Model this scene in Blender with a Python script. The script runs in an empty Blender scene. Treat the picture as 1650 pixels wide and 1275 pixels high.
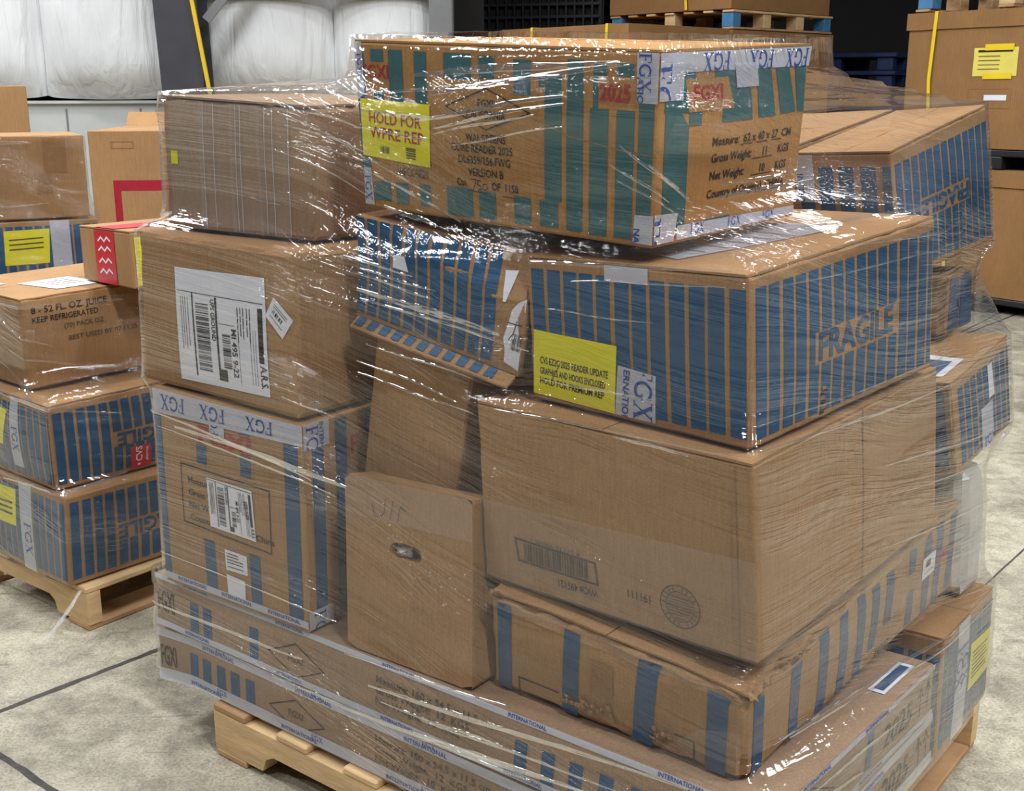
import bpy, math, random
from mathutils import Vector, Matrix, noise

C = bpy.context.scene.collection
sc = bpy.context.scene
R = math.radians

# ------------------------------------------------------------------ camera
F_PX, PITCH, ROLL, CAM_H = 1889.8, 14.548, -0.18, 1.3355
cam_d = bpy.data.cameras.new('camera')
cam = bpy.data.objects.new('camera', cam_d)
C.objects.link(cam)
cam_d.sensor_width = 36.0
cam_d.sensor_fit = 'HORIZONTAL'
cam_d.lens = 36.0 * F_PX / 1650.0
fw = Vector((0, math.cos(R(PITCH)), -math.sin(R(PITCH))))
rt0 = Vector((1, 0, 0))
up0 = rt0.cross(fw)
rt = math.cos(R(ROLL)) * rt0 + math.sin(R(ROLL)) * up0
up = -math.sin(R(ROLL)) * rt0 + math.cos(R(ROLL)) * up0
m = Matrix((rt, up, -fw)).transposed().to_4x4()
m.translation = Vector((0, 0, CAM_H))
cam.matrix_world = m
cam_d.clip_end = 100
sc.camera = cam

# ------------------------------------------------------------------ world, lamps, exposure
w = bpy.data.worlds.new('world')
sc.world = w
w.use_nodes = True
w.node_tree.nodes['Background'].inputs[0].default_value = (0.86, 0.93, 1.0, 1)
w.node_tree.nodes['Background'].inputs[1].default_value = 0.07
sc.view_settings.view_transform = 'Standard'
sc.view_settings.look = 'None'
sc.view_settings.exposure = 0.0
sc.view_settings.gamma = 1.0
sc.cycles.transparent_max_bounces = 24
sc.cycles.max_bounces = 8
sc.cycles.caustics_reflective = False
sc.cycles.caustics_refractive = False


def lamp(x, y, z, watts, sx, sy, rot=0.0, col=(0.95, 0.98, 1.0)):
    d = bpy.data.lights.new('high_bay_lamp', 'AREA')
    d.shape = 'RECTANGLE'
    d.size, d.size_y = sx, sy
    d.energy = watts
    d.color = col
    o = bpy.data.objects.new('high_bay_lamp', d)
    C.objects.link(o)
    o.location = (x, y, z)
    o.rotation_euler = (0, 0, R(rot))


LAMPS = [(-1.8, 5.7, 5.6, 110), (-2.9, 3.9, 5.6, 130), (-4.5, 2.5, 5.6, 130), (-7.2, 1.1, 5.6, 120), (-1.0, 8.0, 5.6, 90),
         (2.9, 6.4, 5.6, 22), (4.5, 4.6, 5.6, 36), (7.6, 4.2, 5.6, 40), (1.4, 2.8, 5.6, 180),
         (-2.4, -1.2, 5.6, 120), (1.6, -1.2, 5.6, 290), (5.0, -0.2, 5.6, 270), (-5.2, 7.0, 5.6, 190)]
for x, y, z, e in LAMPS:
    lamp(x, y, z, e, 0.35, 1.2, 52)


# ------------------------------------------------------------------ materials
def srgb(r, g, b):
    f = lambda c: (c / 255 / 12.92) if c <= 10 else (((c / 255) + 0.055) / 1.055) ** 2.4
    return (f(r), f(g), f(b), 1.0)


def nodes(name):
    mt = bpy.data.materials.new(name)
    mt.use_nodes = True
    nt = mt.node_tree
    nt.nodes.clear()
    out = nt.nodes.new('ShaderNodeOutputMaterial')
    return mt, nt, out


def N(nt, typ, **kw):
    n = nt.nodes.new(typ)
    for k, v in kw.items():
        if k.startswith('i_'):
            key = k[2:]
            n.inputs[int(key) if key.isdigit() else key.replace('_', ' ')].default_value = v
        else:
            setattr(n, k, v)
    return n


def ramp(nt, fac, p0, c0, p1, c1):
    r = nt.nodes.new('ShaderNodeValToRGB')
    r.color_ramp.elements[0].position = p0
    r.color_ramp.elements[0].color = c0
    r.color_ramp.elements[1].position = p1
    r.color_ramp.elements[1].color = c1
    nt.links.new(fac, r.inputs[0])
    return r.outputs[0]


def g1(v):
    return (v, v, v, 1)


def plain(name, col, rough=0.6, var=0.12, scale=9.0, metallic=0.0, bump=0.0, bscale=60.0, spec=0.4, stretch=(1, 1, 1)):
    """a base colour broken up by soft noise, plus an optional fine bump"""
    mt, nt, out = nodes(name)
    L = nt.links.new
    bs = N(nt, 'ShaderNodeBsdfPrincipled')
    bs.inputs['Roughness'].default_value = rough
    bs.inputs['Metallic'].default_value = metallic
    bs.inputs['Specular IOR Level'].default_value = spec
    tc = N(nt, 'ShaderNodeTexCoord')
    mp = N(nt, 'ShaderNodeMapping')
    mp.inputs['Scale'].default_value = stretch
    L(tc.outputs['Object'], mp.inputs[0])
    nz = N(nt, 'ShaderNodeTexNoise', i_Scale=scale, i_Detail=6.0, i_Roughness=0.65)
    L(mp.outputs[0], nz.inputs['Vector'])
    lo = tuple(c * (1 - var) for c in col[:3]) + (1,)
    hi = tuple(min(1, c * (1 + var)) for c in col[:3]) + (1,)
    L(ramp(nt, nz.outputs[0], 0.3, lo, 0.7, hi), bs.inputs['Base Color'])
    if bump:
        n2 = N(nt, 'ShaderNodeTexNoise', i_Scale=bscale, i_Detail=3.0)
        L(mp.outputs[0], n2.inputs['Vector'])
        b = N(nt, 'ShaderNodeBump', i_Strength=bump, i_Distance=0.002)
        L(n2.outputs[0], b.inputs['Height'])
        L(b.outputs[0], bs.inputs['Normal'])
    L(bs.outputs[0], out.inputs[0])
    return mt


def cardboard(name, col, stain=0.1):
    mt, nt, out = nodes(name)
    L = nt.links.new
    bs = N(nt, 'ShaderNodeBsdfPrincipled')
    bs.inputs['Roughness'].default_value = 0.78
    bs.inputs['Specular IOR Level'].default_value = 0.25
    tc = N(nt, 'ShaderNodeTexCoord')
    big = N(nt, 'ShaderNodeTexNoise', i_Scale=4.0, i_Detail=4.0, i_Roughness=0.6)
    L(tc.outputs['Object'], big.inputs['Vector'])
    fib = N(nt, 'ShaderNodeMapping')
    fib.inputs['Scale'].default_value = (220, 220, 14)
    L(tc.outputs['Object'], fib.inputs[0])
    fine = N(nt, 'ShaderNodeTexNoise', i_Scale=1.0, i_Detail=3.0)
    L(fib.outputs[0], fine.inputs['Vector'])
    sp = N(nt, 'ShaderNodeTexNoise', i_Scale=320.0, i_Detail=2.0)
    L(tc.outputs['Object'], sp.inputs['Vector'])
    lo = tuple(c * (1 - stain) for c in col[:3]) + (1,)
    hi = tuple(c * (1 + stain) for c in col[:3]) + (1,)
    base = ramp(nt, big.outputs[0], 0.3, lo, 0.72, hi)
    mx = N(nt, 'ShaderNodeMix', data_type='RGBA', blend_type='MULTIPLY')
    mx.inputs[0].default_value = 1.0
    L(base, mx.inputs[6])
    L(ramp(nt, fine.outputs[0], 0.3, g1(0.9), 0.7, g1(1.06)), mx.inputs[7])
    m2 = N(nt, 'ShaderNodeMix', data_type='RGBA', blend_type='MULTIPLY')
    m2.inputs[0].default_value = 1.0
    L(mx.outputs[2], m2.inputs[6])
    L(ramp(nt, sp.outputs[0], 0.32, g1(0.86), 0.6, g1(1.03)), m2.inputs[7])
    L(m2.outputs[2], bs.inputs['Base Color'])
    b = N(nt, 'ShaderNodeBump', i_Strength=0.25, i_Distance=0.0012)
    L(fine.outputs[0], b.inputs['Height'])
    L(b.outputs[0], bs.inputs['Normal'])
    L(bs.outputs[0], out.inputs[0])
    return mt


def ink(name, col, rough=0.6):
    return plain(name, col, rough, 0.10, 60.0, spec=0.3)


def tape_mat(name, alpha, col, rough=0.12):
    """packing tape: part clear, part white, glossy and crinkled"""
    mt, nt, out = nodes(name)
    L = nt.links.new
    bs = N(nt, 'ShaderNodeBsdfPrincipled')
    bs.inputs['Base Color'].default_value = col
    bs.inputs['Roughness'].default_value = rough
    tc = N(nt, 'ShaderNodeTexCoord')
    nz = N(nt, 'ShaderNodeTexNoise', i_Scale=55.0, i_Detail=4.0)
    L(tc.outputs['Object'], nz.inputs['Vector'])
    b = N(nt, 'ShaderNodeBump', i_Strength=0.5, i_Distance=0.004)
    L(nz.outputs[0], b.inputs['Height'])
    L(b.outputs[0], bs.inputs['Normal'])
    tr = N(nt, 'ShaderNodeBsdfTransparent')
    mx = N(nt, 'ShaderNodeMixShader', i_0=alpha)
    L(tr.outputs[0], mx.inputs[1])
    L(bs.outputs[0], mx.inputs[2])
    L(mx.outputs[0], out.inputs[0])
    return mt


def film_mat(name, haze=0.012, gloss=1.0, slant=0.10, sparkle=0.5):
    """stretch film: mostly clear, streaked with long thin tension wrinkles that catch the lamps.
    UV: u along the wrap (metres), v up (metres)."""
    mt, nt, out = nodes(name)
    L = nt.links.new
    uv = N(nt, 'ShaderNodeUVMap')
    sep = N(nt, 'ShaderNodeSeparateXYZ')
    L(uv.outputs[0], sep.inputs[0])
    # two overlapping wraps: slanted one way and the other, each with its own fine streaks

    vsrc = [sep.outputs[1]]

    def streak(sl, su, sv, detail=3.0, dist=0.0):
        ml = N(nt, 'ShaderNodeMath', operation='MULTIPLY_ADD')
        ml.inputs[1].default_value = sl
        L(sep.outputs[0], ml.inputs[0])
        L(vsrc[0], ml.inputs[2])
        cb = N(nt, 'ShaderNodeCombineXYZ')
        a = N(nt, 'ShaderNodeMath', operation='MULTIPLY')
        a.inputs[1].default_value = su
        L(sep.outputs[0], a.inputs[0])
        bb = N(nt, 'ShaderNodeMath', operation='MULTIPLY')
        bb.inputs[1].default_value = sv
        L(ml.outputs[0], bb.inputs[0])
        L(a.outputs[0], cb.inputs[0])
        L(bb.outputs[0], cb.inputs[1])
        nz = N(nt, 'ShaderNodeTexNoise', i_Scale=1.0, i_Detail=detail, i_Roughness=0.6)
        nz.inputs['Distortion'].default_value = dist
        L(cb.outputs[0], nz.inputs['Vector'])
        return nz.outputs[0]

    # let the wrap direction wander: v + slant*u + slow waves
    wv = N(nt, 'ShaderNodeTexNoise', i_Scale=1.0, i_Detail=1.0)
    wm = N(nt, 'ShaderNodeMapping')
    wm.inputs['Scale'].default_value = (1.1, 2.6, 1)
    L(uv.outputs[0], wm.inputs[0])
    L(wm.outputs[0], wv.inputs['Vector'])
    wa = N(nt, 'ShaderNodeMath', operation='MULTIPLY_ADD')
    wa.inputs[1].default_value = 0.16
    L(wv.outputs[0], wa.inputs[0])
    L(sep.outputs[1], wa.inputs[2])
    vsrc[0] = wa.outputs[0]
    s1 = streak(slant, 1.6, 75.0)
    s2 = streak(slant * 1.35, 2.2, 190.0, 2.0)
    s3 = streak(slant * 0.6, 2.5, 26.0, 2.0)
    patch = streak(slant, 1.3, 8.0, 2.0, 0.4)
    r1 = ramp(nt, s1, 0.40, g1(0), 0.66, g1(1))
    r2 = ramp(nt, s2, 0.50, g1(0), 0.62, g1(0.4))
    r3 = ramp(nt, s3, 0.30, g1(0), 0.72, g1(1.6))
    s4 = streak(slant, 24.0, 60.0, 2.0)
    r4 = ramp(nt, s4, 0.30, g1(0), 0.70, g1(0.55))
    r23 = N(nt, 'ShaderNodeMath', operation='ADD')
    L(r2, r23.inputs[0])
    L(r4, r23.inputs[1])
    r2 = r23.outputs[0]
    ad = N(nt, 'ShaderNodeMath', operation='ADD')
    L(r1, ad.inputs[0])
    L(r2, ad.inputs[1])
    ad2 = N(nt, 'ShaderNodeMath', operation='ADD')
    L(ad.outputs[0], ad2.inputs[0])
    L(r3, ad2.inputs[1])
    pr = ramp(nt, patch, 0.42, g1(0.12), 0.60, g1(1))
    hm = N(nt, 'ShaderNodeMath', operation='MULTIPLY')
    L(ad2.outputs[0], hm.inputs[0])
    L(pr, hm.inputs[1])
    bp = N(nt, 'ShaderNodeBump', i_Strength=1.0, i_Distance=0.0022 * sparkle * 2)
    L(hm.outputs[0], bp.inputs['Height'])
    gl = N(nt, 'ShaderNodeBsdfGlossy')
    gl.inputs['Roughness'].default_value = 0.055
    gl.inputs['Color'].default_value = (1, 1, 1, 1)
    L(bp.outputs[0], gl.inputs['Normal'])
    df = N(nt, 'ShaderNodeBsdfDiffuse')
    df.inputs['Color'].default_value = (0.80, 0.79, 0.79, 1)
    L(bp.outputs[0], df.inputs['Normal'])
    tr = N(nt, 'ShaderNodeBsdfTransparent')
    tr.inputs['Color'].default_value = (0.975, 0.97, 0.97, 1)
    # gloss share: fresnel of the wrinkled sheet
    fr = N(nt, 'ShaderNodeFresnel', i_IOR=1.5)
    L(bp.outputs[0], fr.inputs['Normal'])
    fm = N(nt, 'ShaderNodeMath', operation='MULTIPLY', use_clamp=True)
    fm.inputs[1].default_value = 1.25 * gloss
    L(fr.outputs[0], fm.inputs[0])
    fc = N(nt, 'ShaderNodeMath', operation='MINIMUM')
    fc.inputs[1].default_value = 0.38
    L(fm.outputs[0], fc.inputs[0])
    # haze: faint milky white, more along the streaks
    hz = N(nt, 'ShaderNodeMath', operation='MULTIPLY_ADD')
    hz.inputs[1].default_value = haze * 1.3
    hz.inputs[2].default_value = haze * 0.35
    L(hm.outputs[0], hz.inputs[0])
    m1 = N(nt, 'ShaderNodeMixShader')
    L(hz.outputs[0], m1.inputs[0])
    L(tr.outputs[0], m1.inputs[1])
    L(df.outputs[0], m1.inputs[2])
    m2 = N(nt, 'ShaderNodeMixShader')
    L(fc.outputs[0], m2.inputs[0])
    L(m1.outputs[0], m2.inputs[1])
    L(gl.outputs[0], m2.inputs[2])
    L(m2.outputs[0], out.inputs[0])
    return mt


M = {}
M['card'] = cardboard('cardboard', srgb(168, 129, 88))
M['card_warm'] = cardboard('cardboard_warm', srgb(176, 129, 72))
M['card_grey'] = cardboard('cardboard_grey', srgb(160, 131, 104), 0.14)
M['card_dark'] = cardboard('cardboard_dark', srgb(150, 112, 74))
M['card_bin'] = cardboard('cardboard_bin', srgb(146, 108, 68))
M['teal'] = ink('teal_ink', srgb(54, 100, 104))
M['blue'] = ink('blue_ink', srgb(20, 80, 122))
M['slate'] = ink('slate_ink', srgb(42, 80, 118))
M['black'] = ink('black_ink', srgb(34, 30, 30))
M['greyink'] = ink('grey_ink', srgb(92, 76, 62))
M['red'] = ink('red_ink', srgb(170, 48, 46))
M['crimson'] = ink('crimson_ink', srgb(160, 30, 50))
M['yellow'] = plain('yellow_paper', srgb(232, 224, 22), 0.45, 0.04)
M['white'] = plain('white_paper', srgb(228, 230, 240), 0.5, 0.04)
M['cvsred'] = plain('red_sticker', srgb(196, 26, 40), 0.4, 0.05)
M['navy'] = ink('navy_tape_ink', srgb(38, 74, 156))
M['tape'] = tape_mat('white_printed_tape', 0.72, srgb(214, 218, 232))
M['clear'] = tape_mat('clear_tape', 0.12, srgb(225, 220, 215))
M['wood'] = plain('pallet_wood', srgb(205, 172, 128), 0.75, 0.22, 6.0, bump=0.4, bscale=30, stretch=(1, 1, 6))
M['wood_dark'] = plain('pallet_wood_worn', srgb(176, 138, 100), 0.8, 0.25, 6.0, bump=0.4, bscale=30)
M['film'] = film_mat('stretch_film')
M['steel'] = plain('dark_steel', srgb(60, 60, 66), 0.5, 0.12, 4.0)
M['greysteel'] = plain('grey_steel', srgb(116, 116, 118), 0.5, 0.12, 4.0)
M['bracey'] = plain('yellow_paint', srgb(214, 180, 30), 0.45, 0.08)
M['strap'] = plain('yellow_strap', srgb(232, 200, 40), 0.35, 0.06)
M['blackpl'] = plain('black_plastic', srgb(34, 34, 38), 0.45, 0.2)
M['bluepl'] = plain('dark_blue_plastic', srgb(28, 44, 84), 0.5, 0.25)
M['bluepaint'] = plain('blue_paint', srgb(70, 124, 170), 0.6, 0.15)
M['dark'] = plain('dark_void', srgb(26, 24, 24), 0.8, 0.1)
M['parcel'] = plain('grey_poly_film', srgb(196, 194, 190), 0.3, 0.18, 14.0, bump=0.8, bscale=22, spec=0.6)


# ------------------------------------------------------------------ mesh helpers
class MB:
    """collects geometry for ONE mesh object"""

    def __init__(self):
        self.v, self.f, self.mi, self.mats, self.uv = [], [], [], [], None

    def mat(self, mt):
        if mt not in self.mats:
            self.mats.append(mt)
        return self.mats.index(mt)

    def add(self, vs, fs, mt):
        o, k = len(self.v), self.mat(mt)
        self.v += [tuple(p) for p in vs]
        for f in fs:
            self.f.append([i + o for i in f])
            self.mi.append(k)

    def box(self, c, size, mt, rot=0.0, bev=0.0):
        """axis box turned about z, with cut corners when bev > 0"""
        cx, cy, cz = c
        hx, hy, hz = size[0] / 2, size[1] / 2, size[2] / 2
        ca, sa = math.cos(rot), math.sin(rot)
        tf = lambda p: (cx + ca * p[0] - sa * p[1], cy + sa * p[0] + ca * p[1], cz + p[2])
        if bev <= 0:
            vs = [tf((x, y, z)) for z in (-hz, hz) for x, y in ((-hx, -hy), (hx, -hy), (hx, hy), (-hx, hy))]
            fs = [(3, 2, 1, 0), (4, 5, 6, 7)] + [(i, (i + 1) % 4, 4 + (i + 1) % 4, 4 + i) for i in range(4)]
        else:
            b = min(bev, hx * .9, hy * .9, hz * .9)

            def ring(ix, iy, z):
                x, y = hx - ix, hy - iy
                return [(-x + b, -y, z), (x - b, -y, z), (x, -y + b, z), (x, y - b, z), (x - b, y, z), (-x + b, y, z), (-x, y - b, z), (-x, -y + b, z)]
            rs = [ring(b * .7, b * .7, -hz), ring(0, 0, -hz + b), ring(0, 0, hz - b), ring(b * .7, b * .7, hz)]
            vs = [tf(p) for r_ in rs for p in r_]
            fs = [tuple(range(7, -1, -1)), tuple(range(24, 32))]
            for k in range(3):
                fs += [(k * 8 + i, k * 8 + (i + 1) % 8, k * 8 + 8 + (i + 1) % 8, k * 8 + 8 + i) for i in range(8)]
        self.add(vs, fs, mt)

    def bar(self, a, b, wx, wz, mt):
        """square bar from a to b"""
        a, b = Vector(a), Vector(b)
        d = (b - a).normalized()
        s = d.cross(Vector((0, 0, 1)))
        s = s.normalized() if s.length > 1e-4 else Vector((1, 0, 0))
        u_ = s.cross(d)
        q = [(-1, -1), (1, -1), (1, 1), (-1, 1)]
        vs = [p + s * (i * wx / 2) + u_ * (j * wz / 2) for p in (a, b) for i, j in q]
        self.add(vs, [(3, 2, 1, 0), (4, 5, 6, 7)] + [(i, (i + 1) % 4, 4 + (i + 1) % 4, 4 + i) for i in range(4)], mt)

    def build(self, name, parent=None, origin=(0, 0, 0), smooth=False):
        ox, oy, oz = origin
        me = bpy.data.meshes.new(name)
        me.from_pydata([(x - ox, y - oy, z - oz) for x, y, z in self.v], [], self.f)
        for mt in self.mats:
            me.materials.append(mt)
        me.polygons.foreach_set('material_index', self.mi)
        if smooth:
            me.polygons.foreach_set('use_smooth', [True] * len(self.f))
        if self.uv:
            l = me.uv_layers.new(name='UVMap')
            fl = []
            for f in self.f:
                for i in f:
                    fl += self.uv[i]
            l.data.foreach_set('uv', fl)
        me.update()
        o = bpy.data.objects.new(name, me)
        C.objects.link(o)
        if parent is not None:
            o.parent = parent
        else:
            o.location = origin
        return o


def empty(name, loc):
    o = bpy.data.objects.new(name, None)
    o.empty_display_size = 0.05
    C.objects.link(o)
    o.location = loc
    return o


def tag(o, label, cat, group=None):
    o['label'] = label
    o['category'] = cat
    if group:
        o['group'] = group
    return o


def struct(o):
    o['kind'] = 'structure'
    return o


_txt = {}


def text_mesh(s, bold=False):
    """built-in font outline of s as (verts, faces), cap height 1"""
    key = s if s[0] == '@' else (s, bold)
    if key in _txt:
        return _txt[key]
    cu = bpy.data.curves.new('t', 'FONT')
    cu.body = s
    cu.resolution_u = 2
    cu.offset = 0.03 if bold else 0.016
    o = bpy.data.objects.new('t', cu)
    C.objects.link(o)
    bpy.context.view_layer.update()
    e = o.evaluated_get(bpy.context.evaluated_depsgraph_get())
    me = e.to_mesh()
    k = 1 / 0.69
    vs = [(v.co.x * k, v.co.y * k) for v in me.vertices]
    fs = [tuple(p.vertices) for p in me.polygons]
    e.to_mesh_clear()
    bpy.data.objects.remove(o)
    bpy.data.curves.remove(cu)
    x0 = min(v[0] for v in vs)
    x1 = max(v[0] for v in vs)
    _txt[key] = ([(x - x0, y) for x, y in vs], fs, x1 - x0)
    return _txt[key]


def arc(cx, cy, r0, r1, a0, a1, n=14, ky=1.0):
    vs, fs = [], []
    for i in range(n + 1):
        a = R(a0 + (a1 - a0) * i / n)
        vs += [(cx + r0 * math.cos(a), cy + ky * r0 * math.sin(a)), (cx + r1 * math.cos(a), cy + ky * r1 * math.sin(a))]
    for i in range(n):
        fs.append((2 * i, 2 * i + 1, 2 * i + 3, 2 * i + 2))
    return vs, fs


def serif_mark():
    """the tape's serif letters F, G, X as flat shapes, cap height 1"""
    vs, fs = [], []

    def q(*p):
        o = len(vs)
        vs.extend(p)
        fs.append(tuple(range(o, o + len(p))))

    def r(x0, y0, x1, y1):
        q((x0, y0), (x1, y0), (x1, y1), (x0, y1))
    r(.12, 0, .26, 1); r(.02, 0, .38, .05); r(.02, .95, .66, 1); r(.6, .72, .66, .95); r(.26, .48, .5, .54); r(.46, .4, .5, .62)
    a, b = arc(1.22, .5, .34, .47, 48, 318, 22, 1.08)
    o = len(vs)
    vs.extend(a)
    fs.extend(tuple(i + o for i in f) for f in b)
    r(1.44, .08, 1.57, .46); r(1.34, .42, 1.66, .47); r(1.5, .7, 1.55, .98)
    q((1.82, 0), (1.9, 0), (2.52, 1), (2.44, 1)); q((2.38, 0), (2.56, 0), (1.98, 1), (1.8, 1))
    r(1.72, 0, 2.0, .05); r(2.28, 0, 2.66, .05); r(1.7, .95, 2.08, 1); r(2.34, .95, 2.62, 1)
    return vs, fs, 2.66


_txt['@FGX'] = serif_mark()


# ------------------------------------------------------------------ cartons
FACES = {'L': ((0, 0, 0), (1, 0, 0), (1, 0, 1), (0, 0, 1)), 'R': ((1, 0, 0), (1, 1, 0), (1, 1, 1), (1, 0, 1)),
         'T': ((0, 0, 1), (1, 0, 1), (1, 1, 1), (0, 1, 1)), 'K': ((1, 1, 0), (0, 1, 0), (0, 1, 1), (1, 1, 1)),
         'W': ((0, 1, 0), (0, 0, 0), (0, 0, 1), (0, 1, 1)), 'U': ((0, 1, 0), (1, 1, 0), (1, 0, 0), (0, 0, 0))}
UVW = {'L': lambda s, t: (s, 0, t), 'R': lambda s, t: (1, s, t), 'T': lambda s, t: (s, t, 1),
       'K': lambda s, t: (1 - s, 1, t), 'W': lambda s, t: (0, 1 - s, t), 'U': lambda s, t: (s, 1 - t, 0)}


class Frame:
    """a flat patch of a carton face; local x, y run 0..1 over it"""

    def __init__(self, box, face, quad=None):
        self.b, self.f = box, face
        self.q = quad or ((0, 0), (1, 0), (1, 1), (0, 1))
        p = [box.P(face, *st, 0) for st in self.q]
        self.W = ((p[1] - p[0]).length + (p[2] - p[3]).length) / 2
        self.H = ((p[3] - p[0]).length + (p[2] - p[1]).length) / 2

    def st(self, x, y):
        q = self.q
        return tuple(q[0][k] * (1 - x) * (1 - y) + q[1][k] * x * (1 - y) + q[2][k] * x * y + q[3][k] * (1 - x) * y for k in (0, 1))

    def at(self, x, y, off):
        return self.b.P(self.f, *self.st(x, y), off)

    def quad(self, mb, pts, mt, off):
        w = max(abs(pts[1][0] - pts[0][0]), abs(pts[2][0] - pts[3][0])) * self.W
        h = max(abs(pts[3][1] - pts[0][1]), abs(pts[2][1] - pts[1][1])) * self.H
        nx, ny = max(1, math.ceil(w / .022)), max(1, math.ceil(h / .022))
        vs, fs = [], []
        for j in range(ny + 1):
            for i in range(nx + 1):
                a, c = i / nx, j / ny
                p = [pts[0][k] * (1 - a) * (1 - c) + pts[1][k] * a * (1 - c) + pts[2][k] * a * c + pts[3][k] * (1 - a) * c for k in (0, 1)]
                vs.append(self.at(p[0], p[1], off))
        for j in range(ny):
            for i in range(nx):
                k = j * (nx + 1) + i
                fs.append((k, k + 1, k + nx + 2, k + nx + 1))
        mb.add(vs, fs, mt)

    def rect(self, mb, x0, y0, x1, y1, mt, off=.0009):
        self.quad(mb, ((x0, y0), (x1, y0), (x1, y1), (x0, y1)), mt, off)

    def line(self, mb, pts, width, mt, off=.0010):
        for a, b in zip(pts, pts[1:]):
            dx, dy = (b[0] - a[0]) * self.W, (b[1] - a[1]) * self.H
            l = math.hypot(dx, dy) or 1
            ox, oy = -dy / l * width / 2 / self.W, dx / l * width / 2 / self.H
            ex, ey = dx / l * width / 2 / self.W, dy / l * width / 2 / self.H
            n = max(1, math.ceil(l / .03))
            vs = []
            for i in range(n + 1):
                x = a[0] - ex + (b[0] - a[0] + 2 * ex) * i / n
                y = a[1] - ey + (b[1] - a[1] + 2 * ey) * i / n
                vs += [self.at(x - ox, y - oy, off), self.at(x + ox, y + oy, off)]
            mb.add(vs, [(2 * i, 2 * i + 2, 2 * i + 3, 2 * i + 1) for i in range(n)], mt)

    def text(self, mb, s, x, y, size, mt, ang=0, width=None, off=.0011, align='l', slant=0.0, clip=False, bold=False):
        """cap height size (m); (x, y) = start of the baseline; width = overall length (m)"""
        vs, fs, tw = text_mesh(s, bold)
        kx = (width / tw) if width else size
        if align == 'c':
            x0 = -tw * kx / 2
        else:
            x0 = 0
        ca, sa = math.cos(R(ang)), math.sin(R(ang))
        loc = []
        for vx, vy in vs:
            px, py = x0 + vx * kx + slant * vy * size, vy * size
            loc.append((x + (ca * px - sa * py) / self.W, y + (sa * px + ca * py) / self.H))
        if clip:
            for f in fs:
                pl = clip_poly([loc[i] for i in f], (.01, .01), (.99, .99))
                if pl:
                    mb.add([self.at(p[0], p[1], off) for p in pl], [tuple(range(len(pl)))], mt)
        else:
            mb.add([self.at(p[0], p[1], off) for p in loc], fs, mt)

    def stripes(self, mb, x, period, wid, y0, y1, mt, x_end=.99, cuts=(), n=99, off=.0008):
        """upright ink bars from x on; period and wid in metres; cuts are clear windows"""
        rng = random.Random(int(x * 1000) + n)
        for i in range(n):
            a = x + i * period / self.W
            b = min(a + wid / self.W, x_end)
            if a >= x_end - .004:
                break
            spans = [(y0, y1)]
            for cx0, cy0, cx1, cy1 in cuts:
                if b > cx0 and a < cx1:
                    if a < cx0 - .01:          # bar half under the window: split it lengthwise
                        self.rect(mb, a, max(y0, cy0), cx0, min(y1, cy1), mt, off)
                    elif b > cx1 + .01:
                        self.rect(mb, cx1, max(y0, cy0), b, min(y1, cy1), mt, off)
                    ns = []
                    for p, q in spans:
                        if q <= cy0 or p >= cy1:
                            ns.append((p, q))
                        else:
                            if p < cy0:
                                ns.append((p, cy0))
                            if q > cy1:
                                ns.append((cy1, q))
                    spans = ns
            for p, q in spans:
                j = rng.uniform(-.0012, .0012) / self.W
                self.rect(mb, a + j, p, b + j, q, mt, off)

    def barcode(self, mb, x0, y0, x1, y1, mt, n=34, seed=1, upright=True, off=.0014):
        rng = random.Random(seed)
        p = 0.0
        ws = [rng.choice((1, 1, 2, 3)) for _ in range(2 * n)]
        tot = sum(ws)
        for i, w_ in enumerate(ws):
            if i % 2 == 0:
                a, b = p / tot, (p + w_) / tot
                if upright:
                    self.rect(mb, x0 + (x1 - x0) * a, y0, x0 + (x1 - x0) * b, y1, mt, off)
                else:
                    self.rect(mb, x0, y0 + (y1 - y0) * a, x1, y0 + (y1 - y0) * b, mt, off)
            p += w_


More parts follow.
